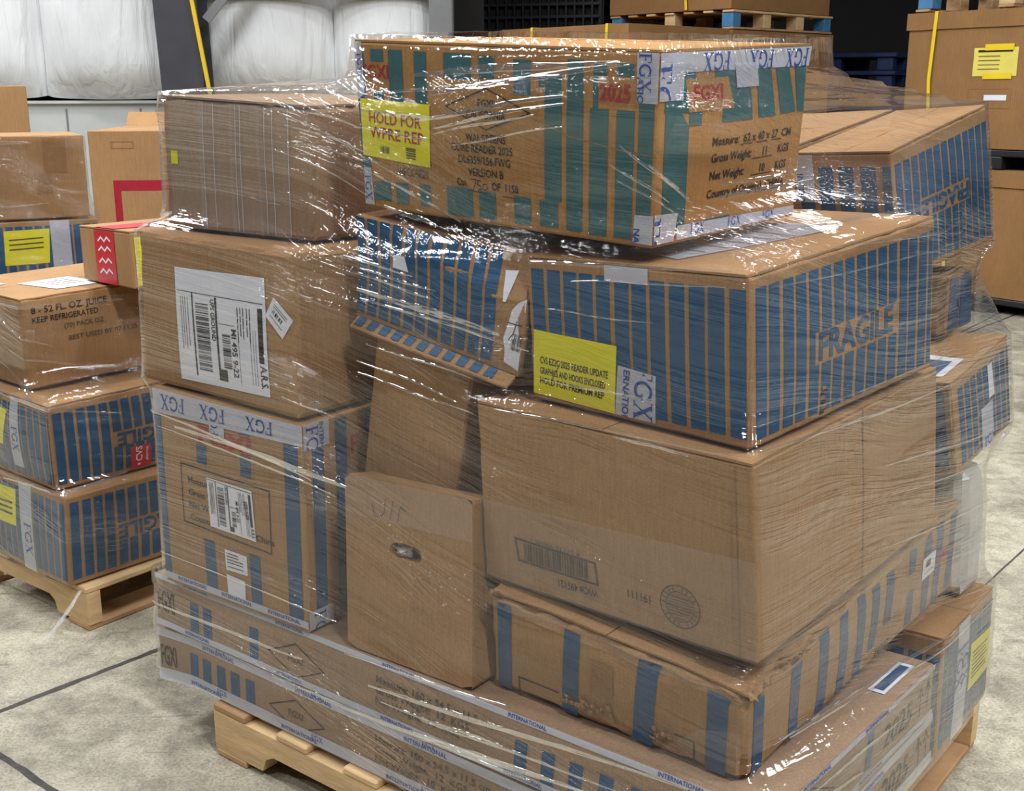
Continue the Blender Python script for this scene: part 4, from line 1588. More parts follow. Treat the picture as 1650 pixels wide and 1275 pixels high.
fr.quad(mbk, ((.18, .691), (.466, .694), (.413, .862), (.153, .86)), b.mt, .0012)
fr.text(mbk, 'FGXI', .205, .75, .0205, M['red'], 0, .073, slant=-.1, off=.0018, bold=True)
for s_, x0, x1, y in (('Measure:  62 x 40 x 27  CM', .336, .90, .50), ('Gross Weight:      11      KGS', .336, .895, .41), ('Net Weight:        10      KGS', .332, .884, .315), ('Country of Origin(s)  CHINA', .321, .879, .215)):
    fr.text(mbk, s_, x0, y, .0122, BK, 0, (x1 - x0) * fr.W, slant=.06)
for x0, x1, y in ((.53, .61, .488), (.64, .72, .488), (.75, .83, .488), (.62, .77, .398), (.62, .77, .303), (.70, .88, .203)):
    fr.line(mbk, [(x0, y), (x1, y)], .0012, BK)
logo_tape(b, [('L', ((.944, .748), (1.0, .748), (1.0, 1), (.941, 1)), -90, [('ATIONAL', .02, .52, .0105), ('@FGX', .1, 1.0, .02)]),
              ('R', ((0, .76), (.14, .76), (.14, 1), (0, 1)), -90, [('@FGX', -.25, .78, .04)]),
              ('L', ((.944, .02), (1.0, .02), (1.0, .175), (.948, .17)), -90, [('NATION', .02, .52, .0105)]),
              ('R', ((0, .02), (.12, .02), (.14, .17), (0, .18)), -90, [('@FGX', -.5, .9, .04)]),
              ('R', ((.0, .90), (.99, .89), (1.0, 1), (.0, 1)), 180, [('@FGX', .42, .92, .026), ('@FGX', .72, .92, .026), ('@FGX', .98, .92, .026)]),
              ('R', ((.14, .02), (.99, .02), (.99, .07), (.14, .10)), 0, [('@FGX', .1, .2, .014), ('@FGX', .4, .2, .014), ('@FGX', .7, .2, .014)]),
              ('L', ((0, .66), (.03, .70), (.03, 1), (0, 1)), -90, [('@FGX', .3, .8, .012)]),
              ('L', ((0, .02), (.04, .02), (.035, .25), (.005, .25)), -90, [('@FGX', .1, .8, .016)])])
mbl, fl = sheet(b, 'R', ((.47, .80), (.62, .80), (.60, .93), (.45, .93)), 'tape', 'document_pouch', 'clear document pouch', .0028)
LOAD.append(b.done())

# cartons at the right-hand side and back of the stack
b = Box('carton', 'blue striped carton with yellow notice at the bottom right, standing on the pallet', 'carton', COR['M'], g_blue, 'card', .002, .001, .002, 14, 121, True)
fr, mbk = b.F('R'), b.body
fr.stripes(mbk, .03, .028, .021, .06, .92, BL)
b.F('L').stripes(mbk, .03, .0335, .0252, .06, .86, BL)
mbl, fl = sheet(b, 'R', ((.545, .29), (.985, .285), (.99, .66), (.545, .71)), 'yellow', 'yellow_notice', 'yellow notice')
for i in range(7):
    fl.line(mbl, [(.12, .24 + .09 * i), (.84 - .06 * (i % 3), .24 + .09 * i)], .003, M['greyink'], .0022)
logo_tape(b, [('R', ((.26, 0), (.50, 0), (.49, 1), (.27, 1)), -90, [('@FGX', .02, .8, .034), ('@FGX', .5, .8, .034)])])
LOAD.append(b.done())

b = Box('wrapped_parcel', 'grey film-wrapped parcel behind the worn striped carton, standing on the striped carton with yellow notice', 'parcel', COR['R'], None, 'parcel', .009, .007, .006, 18, 131, False, None, None, .02)
LOAD.append(b.done())

b = Box('carton', 'small blue striped carton jutting out at the right edge, white label on its lid', 'carton', COR['Q'], g_blue, 'card', .002, .0015, .004, 14, 141, True)
fr, mbk = b.F('R'), b.body
fr.stripes(mbk, .1, .0295, .0205, .06, .90, BL)
b.F('L').stripes(mbk, .03, .0335, .0252, .06, .92, BL)
logo_tape(b, [('R', ((.45, .0), (.66, .0), (.66, .48), (.45, .48)), 0, [('@FGX', .2, .05, .02)])])
mbl, fl = sheet(b, 'R', ((.60, .52), (.70, .52), (.68, .88), (.60, .88)), 'white', 'torn_label', 'torn white label')
mbl, fl = sheet(b, 'T', ((.72, .05), (.93, .10), (.93, .45), (.72, .5)), 'white', 'paper_label', 'white label with dark print', .006)
fl.rect(mbl, .2, .1, .8, .8, M['slate'], .0068)
LOAD.append(b.done())

b = Box('carton', 'dark blue wrapped carton between the leaning striped carton and the small jutting one', 'carton', COR['Pb'], None, 'card_dark', .002, .002, .003, 14, 151)
fr, mbk = b.F('R'), b.body
fr.rect(mbk, .04, .06, .40, .94, M['slate'])
fr.rect(mbk, .46, .06, .97, .94, M['slate'])
LOAD.append(b.done())

b = Box('carton', 'leaning blue striped carton at the upper right with FRAGILE printed upside down', 'carton', COR['N'], g_blue, 'card', .003, .0015, .004, 14, 161, True)
f, fr, mbk = b.F('L'), b.F('R'), b.body
f.stripes(mbk, .03, .042, .030, .05, .90, BL)
fr.stripes(mbk, .03, .0300, .0225, .05, .90, BL, .99, [(.235, .40, .757, .56)])
fr.text(mbk, 'FRAGILE', .745, .535, .030, BL, 180, .195, bold=True)
logo_tape(b, [('T', ((.02, .0), (.16, .0), (.16, 1), (.02, 1)), 90, [('@FGX', .3, .1, .02), ('@FGX', .6, .1, .02)]),
              ('L', ((.0, .62), (.2, .62), (.2, 1), (.0, 1)), -90, [('INTERN', .1, .6, .012)])])
LOAD.append(b.done())

b = Box('carton', 'low brown carton behind the top carton, just left of the leaning striped one', 'carton', COR['O'], None, 'card', .002, .002, .005, 14, 171, True)
LOAD.append(b.done())

# plain cartons filling the rear corner of the pallet, carrying the low carton
cc = (.177, 2.192)
b = Box('filler_carton', 'tall plain carton at the hidden rear corner of the front pallet', 'carton', lay(cc, -.30, .20, .34, .37, .122, .62, -38.4), 'rear filler cartons', 'card', .002, .001, .002, 10, 181)
LOAD.append(b.done())
b = Box('filler_carton', 'plain carton on top of the tall one at the hidden rear corner', 'carton', lay(cc, -.29, .21, .325, .36, .626, 1.085, -38.4), 'rear filler cartons', 'card', .002, .001, .002, 10, 182)
LOAD.append(b.done())

# ------------------------------------------------------------------ second pallet, behind on the left
pallet('wooden_pallet', 'light wooden pallet under the striped cartons at the left', 1.2, 1.0, (-1.246, 3.516, 0), -38)
LOAD2, LOAD3 = [], []
g_left = 'blue striped cartons on the left pallet'
b = Box('carton', 'lower blue striped carton on the left pallet, FRAGILE printed upside down', 'carton', COR['S1'], g_left, 'card', .003, .001, .002, 14, 201)
f, fr, mbk = b.F('L'), b.F('R'), b.body
f.stripes(mbk, .03, .0310, .0232, .06, .93, BL)
fr.stripes(mbk, .028, .0325, .0240, .06, .93, BL, .985, [(.255, .35, .70, .56)])
fr.text(mbk, 'FRAGILE', .68, .525, .037, BL, 180, .215, bold=True)
mbl, fl = sheet(b, 'L', ((-.0, .42), (.41, .45), (.43, .88), (.0, .86)), 'yellow', 'yellow_notice', 'yellow notice')
for i in range(3):
    fl.line(mbl, [(.2, .3 + .15 * i), (.88, .3 + .15 * i)], .006, M['greyink'], .0022)
logo_tape(b, [('L', ((.47, 0), (.62, 0), (.62, 1), (.47, 1)), -90, [('@FGX', .3, .55, .034)])])
LOAD2.append(b.done())

b = Box('carton', 'bulging blue striped carton with red sticker, second layer on the left pallet', 'carton', COR['S2'], g_left, 'card', .010, .003, .004, 16, 211, True)
f, fr, mbk = b.F('L'), b.F('R'), b.body
f.stripes(mbk, .03, .0300, .0220, .06, .93, BL)
fr.stripes(mbk, .018, .0315, .0235, .06, .92, BL, .985, [(.31, .36, .75, .55)])
fr.text(mbk, 'FRAGILE', .73, .515, .034, BL, 180, .21, bold=True)
mbl, fl = sheet(b, 'R', ((.40, .03), (.515, .04), (.515, .31), (.40, .31)), 'cvsred', 'red_sticker', 'red sticker with white letters')
fl.text(mbl, 'CVS', .56, .30, .019, M['white'], 90, .042, .0024)
vs, fs, tw = [(0, .25), (.3, .5), (.55, .35), (.55, .2), (0, -.35), (-.55, .2), (-.55, .35), (-.3, .5)], [(0, 1, 2, 3, 4, 5, 6, 7)], 1
mbl.add([fl.at(.42 + y * .22 * -1, .16 + x * .1, .0024) for x, y in vs], fs, M['white'])
fl.text(mbl, 'pharmacy', .84, .25, .007, M['white'], 90, .04, .0024)
mbl, fl = sheet(b, 'L', ((.0, .40), (.44, .37), (.53, .83), (.0, .88)), 'yellow', 'yellow_notice', 'yellow notice')
for i in range(3):
    fl.line(mbl, [(.3, .3 + .15 * i), (.85, .3 + .15 * i)], .005, M['greyink'], .0022)
logo_tape(b, [('L', ((.545, .15), (.66, .15), (.66, 1), (.57, 1)), -90, [('@FGX', .2, .6, .026)])])
LOAD2.append(b.done())

b = Box('juice_carton', 'plain brown juice carton with black printing, upper layer on the left pallet', 'carton', COR['T'], None, 'card', .002, .001, .003, 14, 221, True)
fr, mbk = b.F('R'), b.body
fr.text(mbk, '8 - 52 FL. OZ. JUICE', .055, .84, .0165, BK, 0, .215)
fr.text(mbk, 'KEEP REFRIGERATED', .055, .735, .0145, BK, 0, .187)
fr.text(mbk, '(70) PACK OZ', .245, .625, .0125, M['greyink'], 0, .115)
fr.text(mbk, 'BEST USED BY 07.11.25', .265, .48, .0125, M['greyink'], 0, .205)
ft = b.F('T')
mbl, fl = sheet(b, 'T', ((.45, .25), (.85, .30), (.85, .62), (.45, .58)), 'white', 'paper_label', 'white address label', .006)
for y in (.3, .45, .6, .75):
    fl.line(mbl, [(.15, y), (.75, y)], .003, M['greyink'], .0068)
mbl, fl = sheet(b, 'T', ((.05, .0), (.4, .05), (.4, .2), (.05, .15)), 'white', 'paper_label', 'white label', .006)
LOAD2.append(b.done())

b = Box('carton', 'plain carton under the small carton with the red band, rear of the left pallet', 'carton', lay((-1.246, 3.516, 0), 0, .045, .56, .40, .122, .832, -38), None, 'card', .002, .001, .002, 10, 231)
LOAD2.append(b.done())

b = Box('carton', 'small brown carton with a red printed band, behind the juice carton', 'carton', COR['Y'], None, 'card', .001, .001, .002, 12, 241, True)
f, fr = b.F('L'), b.F('R')
mbl, fl = sheet(b, 'L', ((.31, .01), (.70, .01), (.70, .99), (.31, .99)), 'cvsred', 'red_band', 'red printed band')
for y in (.2, .4, .62, .8):
    fl.line(mbl, [(.2, y), (.35, y + .07), (.5, y), (.65, y + .08), (.8, y + .02)], .005, M['white'], .0024)
ft = b.F('T')
ft.quad(mbl, ((.31, .0), (.70, .0), (.70, .8), (.31, .8)), M['cvsred'], .006)
mbl, fl = sheet(b, 'T', ((.45, .4), (.9, .4), (.9, .9), (.45, .9)), 'white', 'paper_label', 'white slip', .0075)
mbl, fl = sheet(b, 'R', ((.03, .05), (.3, .05), (.3, .92), (.03, .92)), 'yellow', 'yellow_notice', 'yellow notice')
LOAD2.append(b.done())

# ------------------------------------------------------------------ third pallet load, further back on the left
pallet('wooden_pallet', 'wooden pallet at the back left under the wrapped brown carton', 1.1, .9, (-1.985, 4.66, 0), 26, dark=True)
b = Box('carton', 'plain tall carton under the striped one at the back left', 'carton', lay((-1.543, 4.405, 0), -.58, .02, .56, .42, .122, .590, 26), None, 'card', .002, .001, .002, 10, 251)
LOAD3.append(b.done())
b = Box('carton', 'blue striped carton with yellow notice, far left, beneath the wrapped brown carton', 'carton', lay((-1.543, 4.405, 0), -.61, 0, .61, .44, .596, .881, 26), None, 'card', .002, .001, .002, 14, 261)
f, mbk = b.F('L'), b.body
f.stripes(mbk, .03, .0335, .0252, .05, .94, BL)
mbl, fl = sheet(b, 'L', ((.45, .45), (.70, .46), (.715, .90), (.46, .89)), 'yellow', 'yellow_notice', 'yellow notice with grey text')
for i in range(3):
    fl.line(mbl, [(.12, .45 + .14 * i), (.85, .47 + .14 * i)], .005, M['greyink'], .0022)
logo_tape(b, [('L', ((.72, .3), (.83, .3), (.83, 1), (.72, 1)), 0, [])])
LOAD3.append(b.done())
b = Box('carton', 'shiny film-wrapped brown carton at the far left, below the white wall', 'carton', lay((-1.564, 4.387, 0), -.32, .01, .32, .42, .889, 1.186, 26), None, 'card', .002, .002, .003, 14, 271)
f = b.F('L')
f.rect(b.body, .55, .55, .8, .97, M['card_dark'], .001)
f.rect(b.body, .46, .3, .62, .55, M['card_dark'], .001)
LOAD3.append(b.done())

# large open box with the red frame
pallet('wooden_pallet', 'wooden pallet under the big open box with the red frame', 1.1, .9, (-1.45, 6.0, 0), 5.6, .12, None, False, True)
b = Box('gaylord_box', 'big open brown box with a hand slot and red printed frame, left of the stack', 'box', lay((-1.938, 5.49, 0), 0, 0, .93, .80, .122, 1.166, 5.6), None, 'card', .004, .002, .002, 14, 281)
f, mbk = b.F('L'), b.body
cr = M['crimson']
f.rect(mbk, .105, .74, .98, .785, cr)
f.rect(mbk, .105, .12, .14, .785, cr)
f.rect(mbk, .945, .12, .98, .785, cr)
f.rect(mbk, .105, .08, .98, .12, cr)
f.line(mbk, [(.11, .925), (.215, .925), (.215, .953), (.11, .953), (.11, .925)], .004, M['card_dark'])
for k, (a, bq, out) in enumerate((((-1.938, 5.49), (-1.013, 5.58), (-.0, -.0)), ((-2.01, 6.285), (-1.09, 6.376), (0, .06)))):
    if k == 0:
        continue
    mbl = b.part('open_flap', 'raised back flap')
    vs = []
    for i in range(13):
        t = i / 12
        x, y = a[0] + (bq[0] - a[0]) * t, a[1] + (bq[1] - a[1]) * t
        h_ = .075 + .012 * noise.noise(Vector((t * 5, 2, 0)))
        vs += [(x, y - .006, 1.162), (x + out[0], y + out[1] - .006, 1.162 + h_), (x + out[0], y + out[1], 1.162 + h_), (x, y, 1.162)]
    mbl.add(vs, [(4 * i + q, 4 * i + (q + 1) % 4, 4 * i + 4 + (q + 1) % 4, 4 * i + 4 + q) for i in range(12) for q in range(4)], M['card'])
b.done()
b = Box('gaylord_box', 'brown box at the far left edge, against the white wall', 'box', lay((-2.6, 6.5, 0), -.8, 0, .8, .6, .0, 1.372, 22), None, 'card', .003, .002, .002, 12, 291)
b.done()

# ------------------------------------------------------------------ bulk boxes and pallets at the back right
ybox = M['strap']


def strap_round(b, face_pts, parent_mb, wid=.016):
    pass


def bulk(name, label, c, yaw, L, W, z0, z1, group, lid=.10, straps=(.22, .72), notice=False, seed=0, mt='card_bin', cuff=True):
    """strapped bulk bin: body, slip-on cap and yellow bands"""
    cor = lay(c, 0, 0, L, W, z0, z1 - .006, yaw)
    b = Box(name, label, 'bulk bin', cor, group, mt, .006, .003, .002, 12, seed)
    cap = MB()
    cl = lay(c, -.012, -.012, L + .024, W + .024, z1 - lid, z1, yaw)
    idx = lambda a, bb, k: Vector(cl[a * 4 + bb * 2 + k])
    for (p, q) in (((0, 0), (1, 0)), ((1, 0), (1, 1)), ((1, 1), (0, 1)), ((0, 1), (0, 0))):
        a0, a1, b0, b1 = idx(*p, 0), idx(*p, 1), idx(*q, 0), idx(*q, 1)
        n_ = 16
        vs = []
        for i in range(n_ + 1):
            t = i / n_
            w_ = .006 * noise.noise(Vector((t * 6, seed, p[0] * 3 + p[1])))
            lo, hi = a0.lerp(b0, t), a1.lerp(b1, t)
            vs += [lo + Vector((0, 0, w_)), hi]
        cap.add(vs, [(2 * i, 2 * i + 2, 2 * i + 3, 2 * i + 1) for i in range(n_)], b.mt)
    cap.add([idx(0, 0, 1), idx(1, 0, 1), idx(1, 1, 1), idx(0, 1, 1)], [(0, 1, 2, 3)], b.mt)
    b.parts.append((cap, 'lid_cap', None))
    ca, sa = math.cos(R(yaw)), math.sin(R(yaw))
    Q = lambda u, v, z: Vector((c[0] + ca * u - sa * v, c[1] + sa * u + ca * v, z))
    for s in straps:
        mb = b.part('strap', 'yellow strapping band')
        u = L * s
        for du in (0,):
            o = .0155
            loop = [Q(u, -o, z0 + .01), Q(u - .03, -o, (z0 + z1) / 2), Q(u - .01, -o, z1 + .004), Q(u - .01, W + o, z1 + .004), Q(u, W + o, z0 + .01)]
            for p, q in zip(loop, loop[1:]):
                d = Q(u + .011, 0, 0) - Q(u - .011, 0, 0)
                nrm = (q - p).normalized().cross(d.normalized()) * .0015
                vs = [p - d / 2 - nrm, p + d / 2 - nrm, q + d / 2 - nrm, q - d / 2 - nrm, p - d / 2 + nrm, p + d / 2 + nrm, q + d / 2 + nrm, q - d / 2 + nrm]
                mb.add(vs, [(0, 1, 2, 3), (7, 6, 5, 4), (0, 4, 5, 1), (1, 5, 6, 2), (2, 6, 7, 3), (3, 7, 4, 0)], ybox)
    if notice:
        f = b.F('L')
        mbl, fl = sheet(b, 'L', ((.385, .53), (.62, .53), (.62, .735), (.385, .735)), 'yellow_soft', 'yellow_sheet', 'pale yellow taped sheet', .003)
        fl.line(mbl, [(.12, .88), (.86, .88)], .012, BK, .005)
        for y in (.25, .4, .55, .7):
            fl.line(mbl, [(.12, y), (.6, y)], .004, M['greyink'], .005)
        fl.rect(mbl, .25, .90, .9, 1.12, M['strap'], .006)
        fl.rect(mbl, .25, -.1, .9, .1, M['strap'], .006)
        f.line(b.body, [(.37, .30), (.60, .30), (.60, .44), (.37, .44), (.37, .30)], .004, M['card_dark'], .002)
        mbl, fl = sheet(b, 'L', ((.46, .355), (.58, .355), (.58, .395), (.46, .395)), 'white', 'paper_label', 'small white label', .003)
    b.done()
    return b


M['yellow_soft'] = plain('pale_yellow_paper', srgb(224, 208, 96), 0.6, 0.05)


def skid(label, c, yaw, L, W, z0, h, group=None):
    """black plastic pallet: slab on nine feet"""
    root = tag(empty('plastic_pallet', (c[0], c[1], z0)), label, 'pallet', group)
    ca, sa = math.cos(R(yaw)), math.sin(R(yaw))
    Q = lambda u, v, z: (c[0] + ca * u - sa * v, c[1] + sa * u + ca * v, z)
    mb = MB()
    mb.box(Q(L / 2, W / 2, z0 + h - .02), (L, W, .038), M['blackpl'], R(yaw), .006)
    mb.build('deck', root, root.location)
    for i in range(3):
        mb = MB()
        mb.box(Q(.08 + (L - .16) * i / 2, W / 2, z0 + (h - .04) / 2), (.14, W, h - .041), M['blackpl'], R(yaw), .006)
        mb.build('foot_rail', root, root.location)
    return root


c0 = (2.515, 7.66)
g_bin = 'strapped bulk bins at the back right'
skid('black plastic pallet on the floor under the right-hand bulk bins', c0, -52, 1.2, 1.1, 0, .1)
bulk('bulk_bin', 'lower strapped bulk bin at the right edge, standing on the black pallet', (c0[0], c0[1]), -52, 1.2, 1.1, .102, .868, g_bin, .1, (.31, .85), False, 301)
skid('black plastic pallet between the two right-hand bulk bins', c0, -52, 1.2, 1.1, .872, .115)
bulk('bulk_bin', 'upper bulk bin at the right edge with a pale yellow taped sheet', (c0[0] - .02, c0[1] + .02), -52, 1.2, 1.1, .99, 1.795, g_bin, .1, (.17, .86), True, 302)
ccx = (c0[0] + .6 * math.cos(R(-52)) - .55 * math.sin(R(-52)), c0[1] + .6 * math.sin(R(-52)) + .55 * math.cos(R(-52)))
pallet('wooden_pallet', 'wooden pallet on top of the right-hand bulk bins, at the top right corner', 1.2, 1.1, (ccx[0], ccx[1], 1.802), -52, .14, None, True)

cm = (-.047, 8.997)
g_mid = 'bulk bins behind the stack'
bulk('bulk_bin', 'lower bulk bin on the floor behind the stack, front of its row', cm, -46, 1.19, 1.1, .0, .955, g_mid, .1, (.26, .8), False, 311)
bulk('bulk_bin', 'bulk bin with yellow bands and flat lid just above the top carton', cm, -46, 1.19, 1.1, .97, 1.770, g_mid, .12, (.26, .86), False, 312)
vx, vy = -math.sin(R(-46)), math.cos(R(-46))
cr_ = (cm[0] + vx * 1.16, cm[1] + vy * 1.16)
bulk('bulk_bin', 'lower bulk bin on the floor behind the stack, rear of its row', cr_, -46, 1.19, 1.35, .0, .955, g_mid, .1, (.26, .8), False, 313)
bulk('bulk_bin', 'bulk bin with crushed lid carrying a wooden pallet, right of the top carton', cr_, -46, 1.19, 1.35, .97, 1.765, g_mid, .14, (), False, 314)
ux, uy = math.cos(R(-46)), math.sin(R(-46))
cp = (cr_[0] + ux * .6 + vx * .675, cr_[1] + uy * .6 + vy * .675)
pallet('wooden_pallet', 'wooden pallet with blue-ended blocks sandwiched between bulk bins at the top', 1.19, 1.35, (cp[0], cp[1], 1.772), -46, .135, None, True)
bulk('bulk_bin', 'topmost bulk bin cut off by the upper picture edge', cr_, -46, 1.17, 1.33, 1.912, 2.72, g_mid, .1, (.66,), False, 315)

# black folding crates
def crate(label, c, yaw, L, W, z0, h):
    root = tag(empty('plastic_crate', (c[0], c[1], z0)), label, 'crate', 'black folding crates')
    ca, sa = math.cos(R(yaw)), math.sin(R(yaw))
    Q = lambda u, v, z: (c[0] + ca * u - sa * v, c[1] + sa * u + ca * v, z0 + z)
    mb = MB()
    mb.box(Q(L / 2, W / 2, h / 2), (L - .06, W - .06, h - .02), M['dark'], R(yaw))
    mb.build('inner_shell', root, root.location)
    mb = MB()
    bp = M['blackpl']
    for fu, fv, ln, al in ((0, 0, L, 0), (L, 0, W, 1), (0, W, L, 0), (0, 0, W, 1)):
        nh = 7
        for i in range(nh + 1):
            z = .02 + (h - .04) * i / nh
            p = Q(fu + (ln / 2 if not al else 0), fv + (ln / 2 if al else 0), z)
            mb.box(p, (ln, .05, .022) if not al else (.05, ln, .022), bp, R(yaw))
        nv = int(ln / .075)
        for i in range(nv + 1):
            t = ln * i / nv
            p = Q(fu + (t if not al else 0), fv + (t if al else 0), h / 2)
            mb.box(p, (.016, .044, h) if not al else (.044, .016, h), bp, R(yaw))
    mb.build('ribbed_frame', root, root.location)
    return root


for k in range(3):
    crate(('black ribbed plastic crate, lowest of three behind the stack', 'black ribbed plastic crate, middle of three behind the stack', 'black ribbed plastic crate, top of three, above the top carton')[k], (-.475, 10.75), -14, 1.28, 1.1, .76 * k + .003, .755)

# dark blue plastic pallets standing in the dark aisle
for k in range(11):
    root = tag(empty('plastic_pallet', (3.1, 11.2, .15 * k)), 'dark blue plastic pallet in the tall pile in the dark aisle', 'pallet', 'dark blue plastic pallets')
    mb = MB()
    mb.box((3.1, 11.2, .15 * k + .13), (1.1, 1.1, .036), M['bluepl'], R(-30), .006)
    mb.build('deck', root, root.location)
    for i in (-1, 0, 1):
        for j in (-1, 0, 1):
            mb = MB()
            a = R(-30)
            x, y = .45 * i, .45 * j
            mb.box((3.1 + math.cos(a) * x - math.sin(a) * y, 11.2 + math.sin(a) * x + math.cos(a) * y, .15 * k + .056), (.14, .14, .11), M['bluepl'], a, .005)
            mb.build('foot', root, root.location)

# ------------------------------------------------------------------ stretch film round the loads
M['tape_film'] = tape_mat('crumpled_film', 0.35, srgb(225, 225, 225))
M['film_fold'] = film_mat('gathered_film', 0.05, 2.2, 0.0, 0.8)
main = [COR[k] for k in ('K2', 'K1', 'D', 'C', 'Bb', 'F', 'J', 'I', 'H', 'A', 'E', 'G', 'M', 'R', 'Q', 'Pb', 'N', 'O')]
wr = Wrap(main, .126, 1.374, .012, (.12, 2.08), .008, 600, lambda z: .42 if z > 1.30 else .11, LOAD, (9, {17: 1.325, 16: 1.372}, 1.342))
a_top = [Vector(COR['A'][i]) for i in (1, 3, 5, 7)]
nA = (a_top[3] - a_top[0]).cross(a_top[2] - a_top[1]).normalized()
cA = sum(a_top, Vector()) / 4
plane = lambda x, y: cA.z - (nA.x * (x - cA.x) + nA.y * (y - cA.y)) / nA.z + .004
wr.capc = (cA.x, cA.y)
fm = wr.mesh(5, .0014, (plane, (.985, .93, .86, .80)))
fo = fm.build('stretch_wrap', None, (.12, 2.08, .118), smooth=True)
tag(fo, 'clear shiny stretch film wound round the whole front stack', 'stretch film')


def hit(px_dir):
    return px_dir


FOLDS = []
FOLDS = [
    (168.9, 0.694, 197.1, 0.662, 0.012),
    (165.2, 0.718, 189.0, 0.657, 0.007),
    (167.3, 0.685, 194.4, 0.639, 0.005),
    (200.8, 1.017, 246.2, 0.975, 0.012),
    (201.8, 1.003, 254.7, 0.956, 0.006),
    (194.5, 1.071, 217.9, 1.05, 0.005),
    (198.9, 1.046, 224.6, 1.016, 0.006),
    (201.2, 1.052, 225.7, 1.029, 0.005),
    (195.9, 1.306, 221.3, 1.294, 0.008),
    (212.4, 1.29, 262.4, 1.329, 0.008),
    (219.0, 1.28, 262.8, 1.319, 0.006),
    (208.6, 1.362, 274.0, 1.374, 0.012),
    (219.0, 1.272, 255.2, 1.302, 0.005),
    (193.0, 1.233, 220.7, 1.167, 0.006),
    (191.6, 1.215, 228.8, 1.136, 0.007),
    (199.8, 1.151, 219.4, 1.128, 0.008),
    (176.4, 1.318, 194.1, 1.279, 0.006),
    (176.9, 1.281, 195.0, 1.239, 0.006),
    (177.6, 1.255, 195.4, 1.222, 0.005),
    (192.4, 1.279, 216.7, 1.262, 0.006),
    (203.6, 0.299, 284.0, 0.336, 0.01),
    (207.6, 0.278, 248.9, 0.29, 0.006),
    (192.1, 0.234, 276.8, 0.273, 0.01),
    (221.4, 0.278, 275.8, 0.293, 0.006),
    (180.9, 0.235, 256.6, 0.252, 0.008),
    (196.2, 0.342, 249.0, 0.359, 0.005),
    (254.7, 1.089, 287.7, 1.102, 0.006),
    (256.4, 0.914, 279.8, 0.908, 0.004),
    (203.2, 0.925, 237.3, 0.898, 0.004),
    (200.3, 0.895, 233.9, 0.859, 0.004),
    (163.2, 0.28, 186.4, 0.297, 0.008),
    (165.1, 1.161, 175.1, 1.139, 0.004),
    (219.3, 1.331, 275.5, 1.37, 0.01),
    (200.5, 1.333, 261.6, 1.357, 0.006),
    (225.7, 1.254, 262.4, 1.286, 0.004),
    (273.1, 0.853, 283.4, 0.845, 0.007),
    (245.5, 0.86, 288.6, 0.856, 0.003),
    (265.1, 1.069, 287.2, 1.082, 0.003),
    (259.5, 1.023, 279.4, 1.02, 0.003),
    (201.1, 0.874, 239.3, 0.844, 0.004),
    (183.8, 0.803, 195.3, 0.787, 0.004),
    (176.8, 1.302, 195.4, 1.224, 0.005),
    (174.6, 1.237, 195.9, 1.163, 0.003),
    (164.6, 0.41, 193.0, 0.395, 0.004),
    (221.2, 0.241, 271.4, 0.272, 0.007),
    (211.9, 0.245, 260.1, 0.267, 0.004),
    (274.4, 1.26, 288.1, 1.182, 0.006),
    (279.0, 1.236, 288.5, 1.183, 0.007),
    (272.6, 1.237, 283.1, 1.186, 0.005),
    (273.9, 1.215, 288.0, 1.155, 0.004),
    (295.8, 1.186, 330.8, 1.202, 0.009),
    (296.5, 1.202, 330.4, 1.219, 0.005),
    (317.6, 1.201, 343.0, 1.151, 0.006),
    (294.8, 0.315, 316.2, 0.282, 0.008),
    (299.2, 0.337, 329.5, 0.312, 0.006),
    (332.3, 0.61, 369.5, 0.552, 0.004),
    (328.0, 0.756, 366.2, 0.708, 0.005),
    (289.9, 0.863, 354.9, 0.837, 0.006),
    (290.3, 0.892, 353.7, 0.898, 0.003),
    (293.0, 1.08, 349.8, 1.083, 0.003),
    (330.5, 0.702, 371.0, 0.641, 0.003),
    (296.7, 0.398, 350.8, 0.378, 0.006),
    (300.6, 0.393, 367.5, 0.352, 0.004),
    (304.8, 1.14, 368.7, 1.163, 0.004),
    (309.5, 1.118, 370.5, 1.109, 0.005),
]

for i, (a0, z0, a1, z1, wd_) in enumerate(FOLDS):
    o = wr.fold(R(a0), z0, R(a1), z1, wd_, M['film_fold'], 110, i).build('film_fold', fo, fo.location, smooth=True)

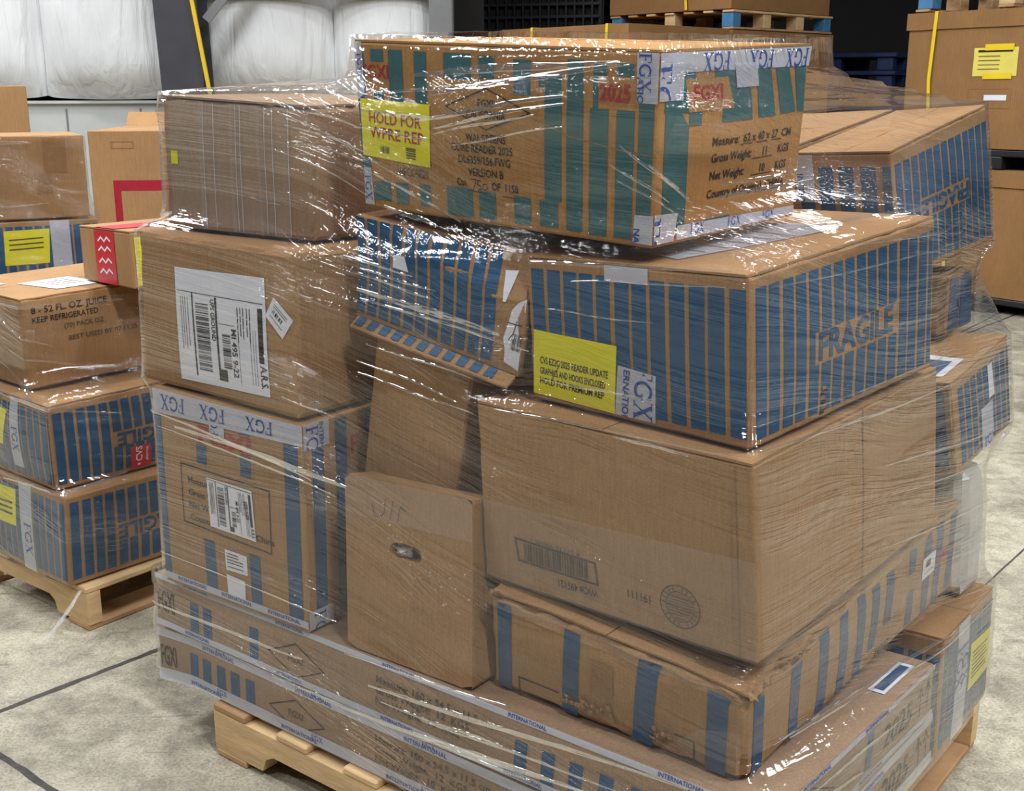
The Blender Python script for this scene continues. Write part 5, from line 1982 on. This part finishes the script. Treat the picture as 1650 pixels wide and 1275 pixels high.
w2 = Wrap([COR[k] for k in ('S1', 'S2', 'T')] + [lay((-1.246, 3.516, 0), 0, .045, .56, .40, .122, .832, -38)], .126, .822, .012, (-1.14, 3.25), .008, 320, lambda z: .08, LOAD2[:4])
o = w2.mesh(8, .0016).build('stretch_wrap', None, (-1.14, 3.22, .116), smooth=True)
tag(o, 'clear stretch film round the cartons on the left pallet', 'stretch film')
for i, (a0, z0, a1, z1, wd_) in enumerate([(222, .812, 300, .808, .010), (232, .78, 262, .70, .006), (236, .70, 280, .63, .006), (225, .60, 290, .57, .012), (228, .66, 292, .53, .006), (240, .36, 292, .38, .008)]):
    w2.fold(R(a0), z0, R(a1), z1, wd_, M['film_fold'], 50, 20 + i).build('film_fold', o, o.location, smooth=True)
# loose end of the film caught on the corner of the left pallet
mb = MB()
vs = []
for i in range(15):
    t = i / 14
    p = Vector((-1.09, 2.745, .118)) + Vector((-.055 * t - .02 * t * t, -.035 * t - .03 * math.sin(2 * t), -.105 * t))
    w_ = .010 + .012 * t + .006 * noise.noise(Vector((t * 9, 3, 1)))
    for k in range(5):
        vs.append(p + Vector((.8, -.6, .15)) * w_ * (k / 4 - .5) + Vector((-.6, -.8, 0)) * (.006 * (k % 2) + .004 * noise.noise(Vector((t * 12, k, 4)))))
mb.add(vs, [(i * 5 + k, i * 5 + k + 1, i * 5 + k + 6, i * 5 + k + 5) for i in range(14) for k in range(4)], M['tape_film'])
mb.build('film_tail', o, o.location, smooth=True)['label'] = 'loose crumpled end of film at the pallet corner'
w3 = Wrap([lay((-1.543, 4.405, 0), -.61, 0, .61, .44, .596, .881, 26), lay((-1.564, 4.387, 0), -.32, .01, .32, .42, .889, 1.186, 26), lay((-1.543, 4.405, 0), -.58, .02, .56, .42, .122, .590, 26)], .126, 1.18, .02, (-1.9, 4.5), .009, 240, lambda z: .1, LOAD3)
o = w3.mesh(9, .002).build('stretch_wrap', None, (-1.9, 4.5, .126), smooth=True)
tag(o, 'clear stretch film round the brown and striped cartons at the far left', 'stretch film')
for i, (a0, z0, a1, z1, wd_) in enumerate([(246, 1.168, 312, 1.16, .014), (250, 1.12, 296, 1.105, .008), (252, 1.10, 292, 1.088, .006), (250, 1.07, 285, 1.06, .007), (256, .93, 320, .945, .008)]):
    w3.fold(R(a0), z0, R(a1), z1, wd_, M['film_fold'], 60, 40 + i).build('film_fold', o, o.location, smooth=True)
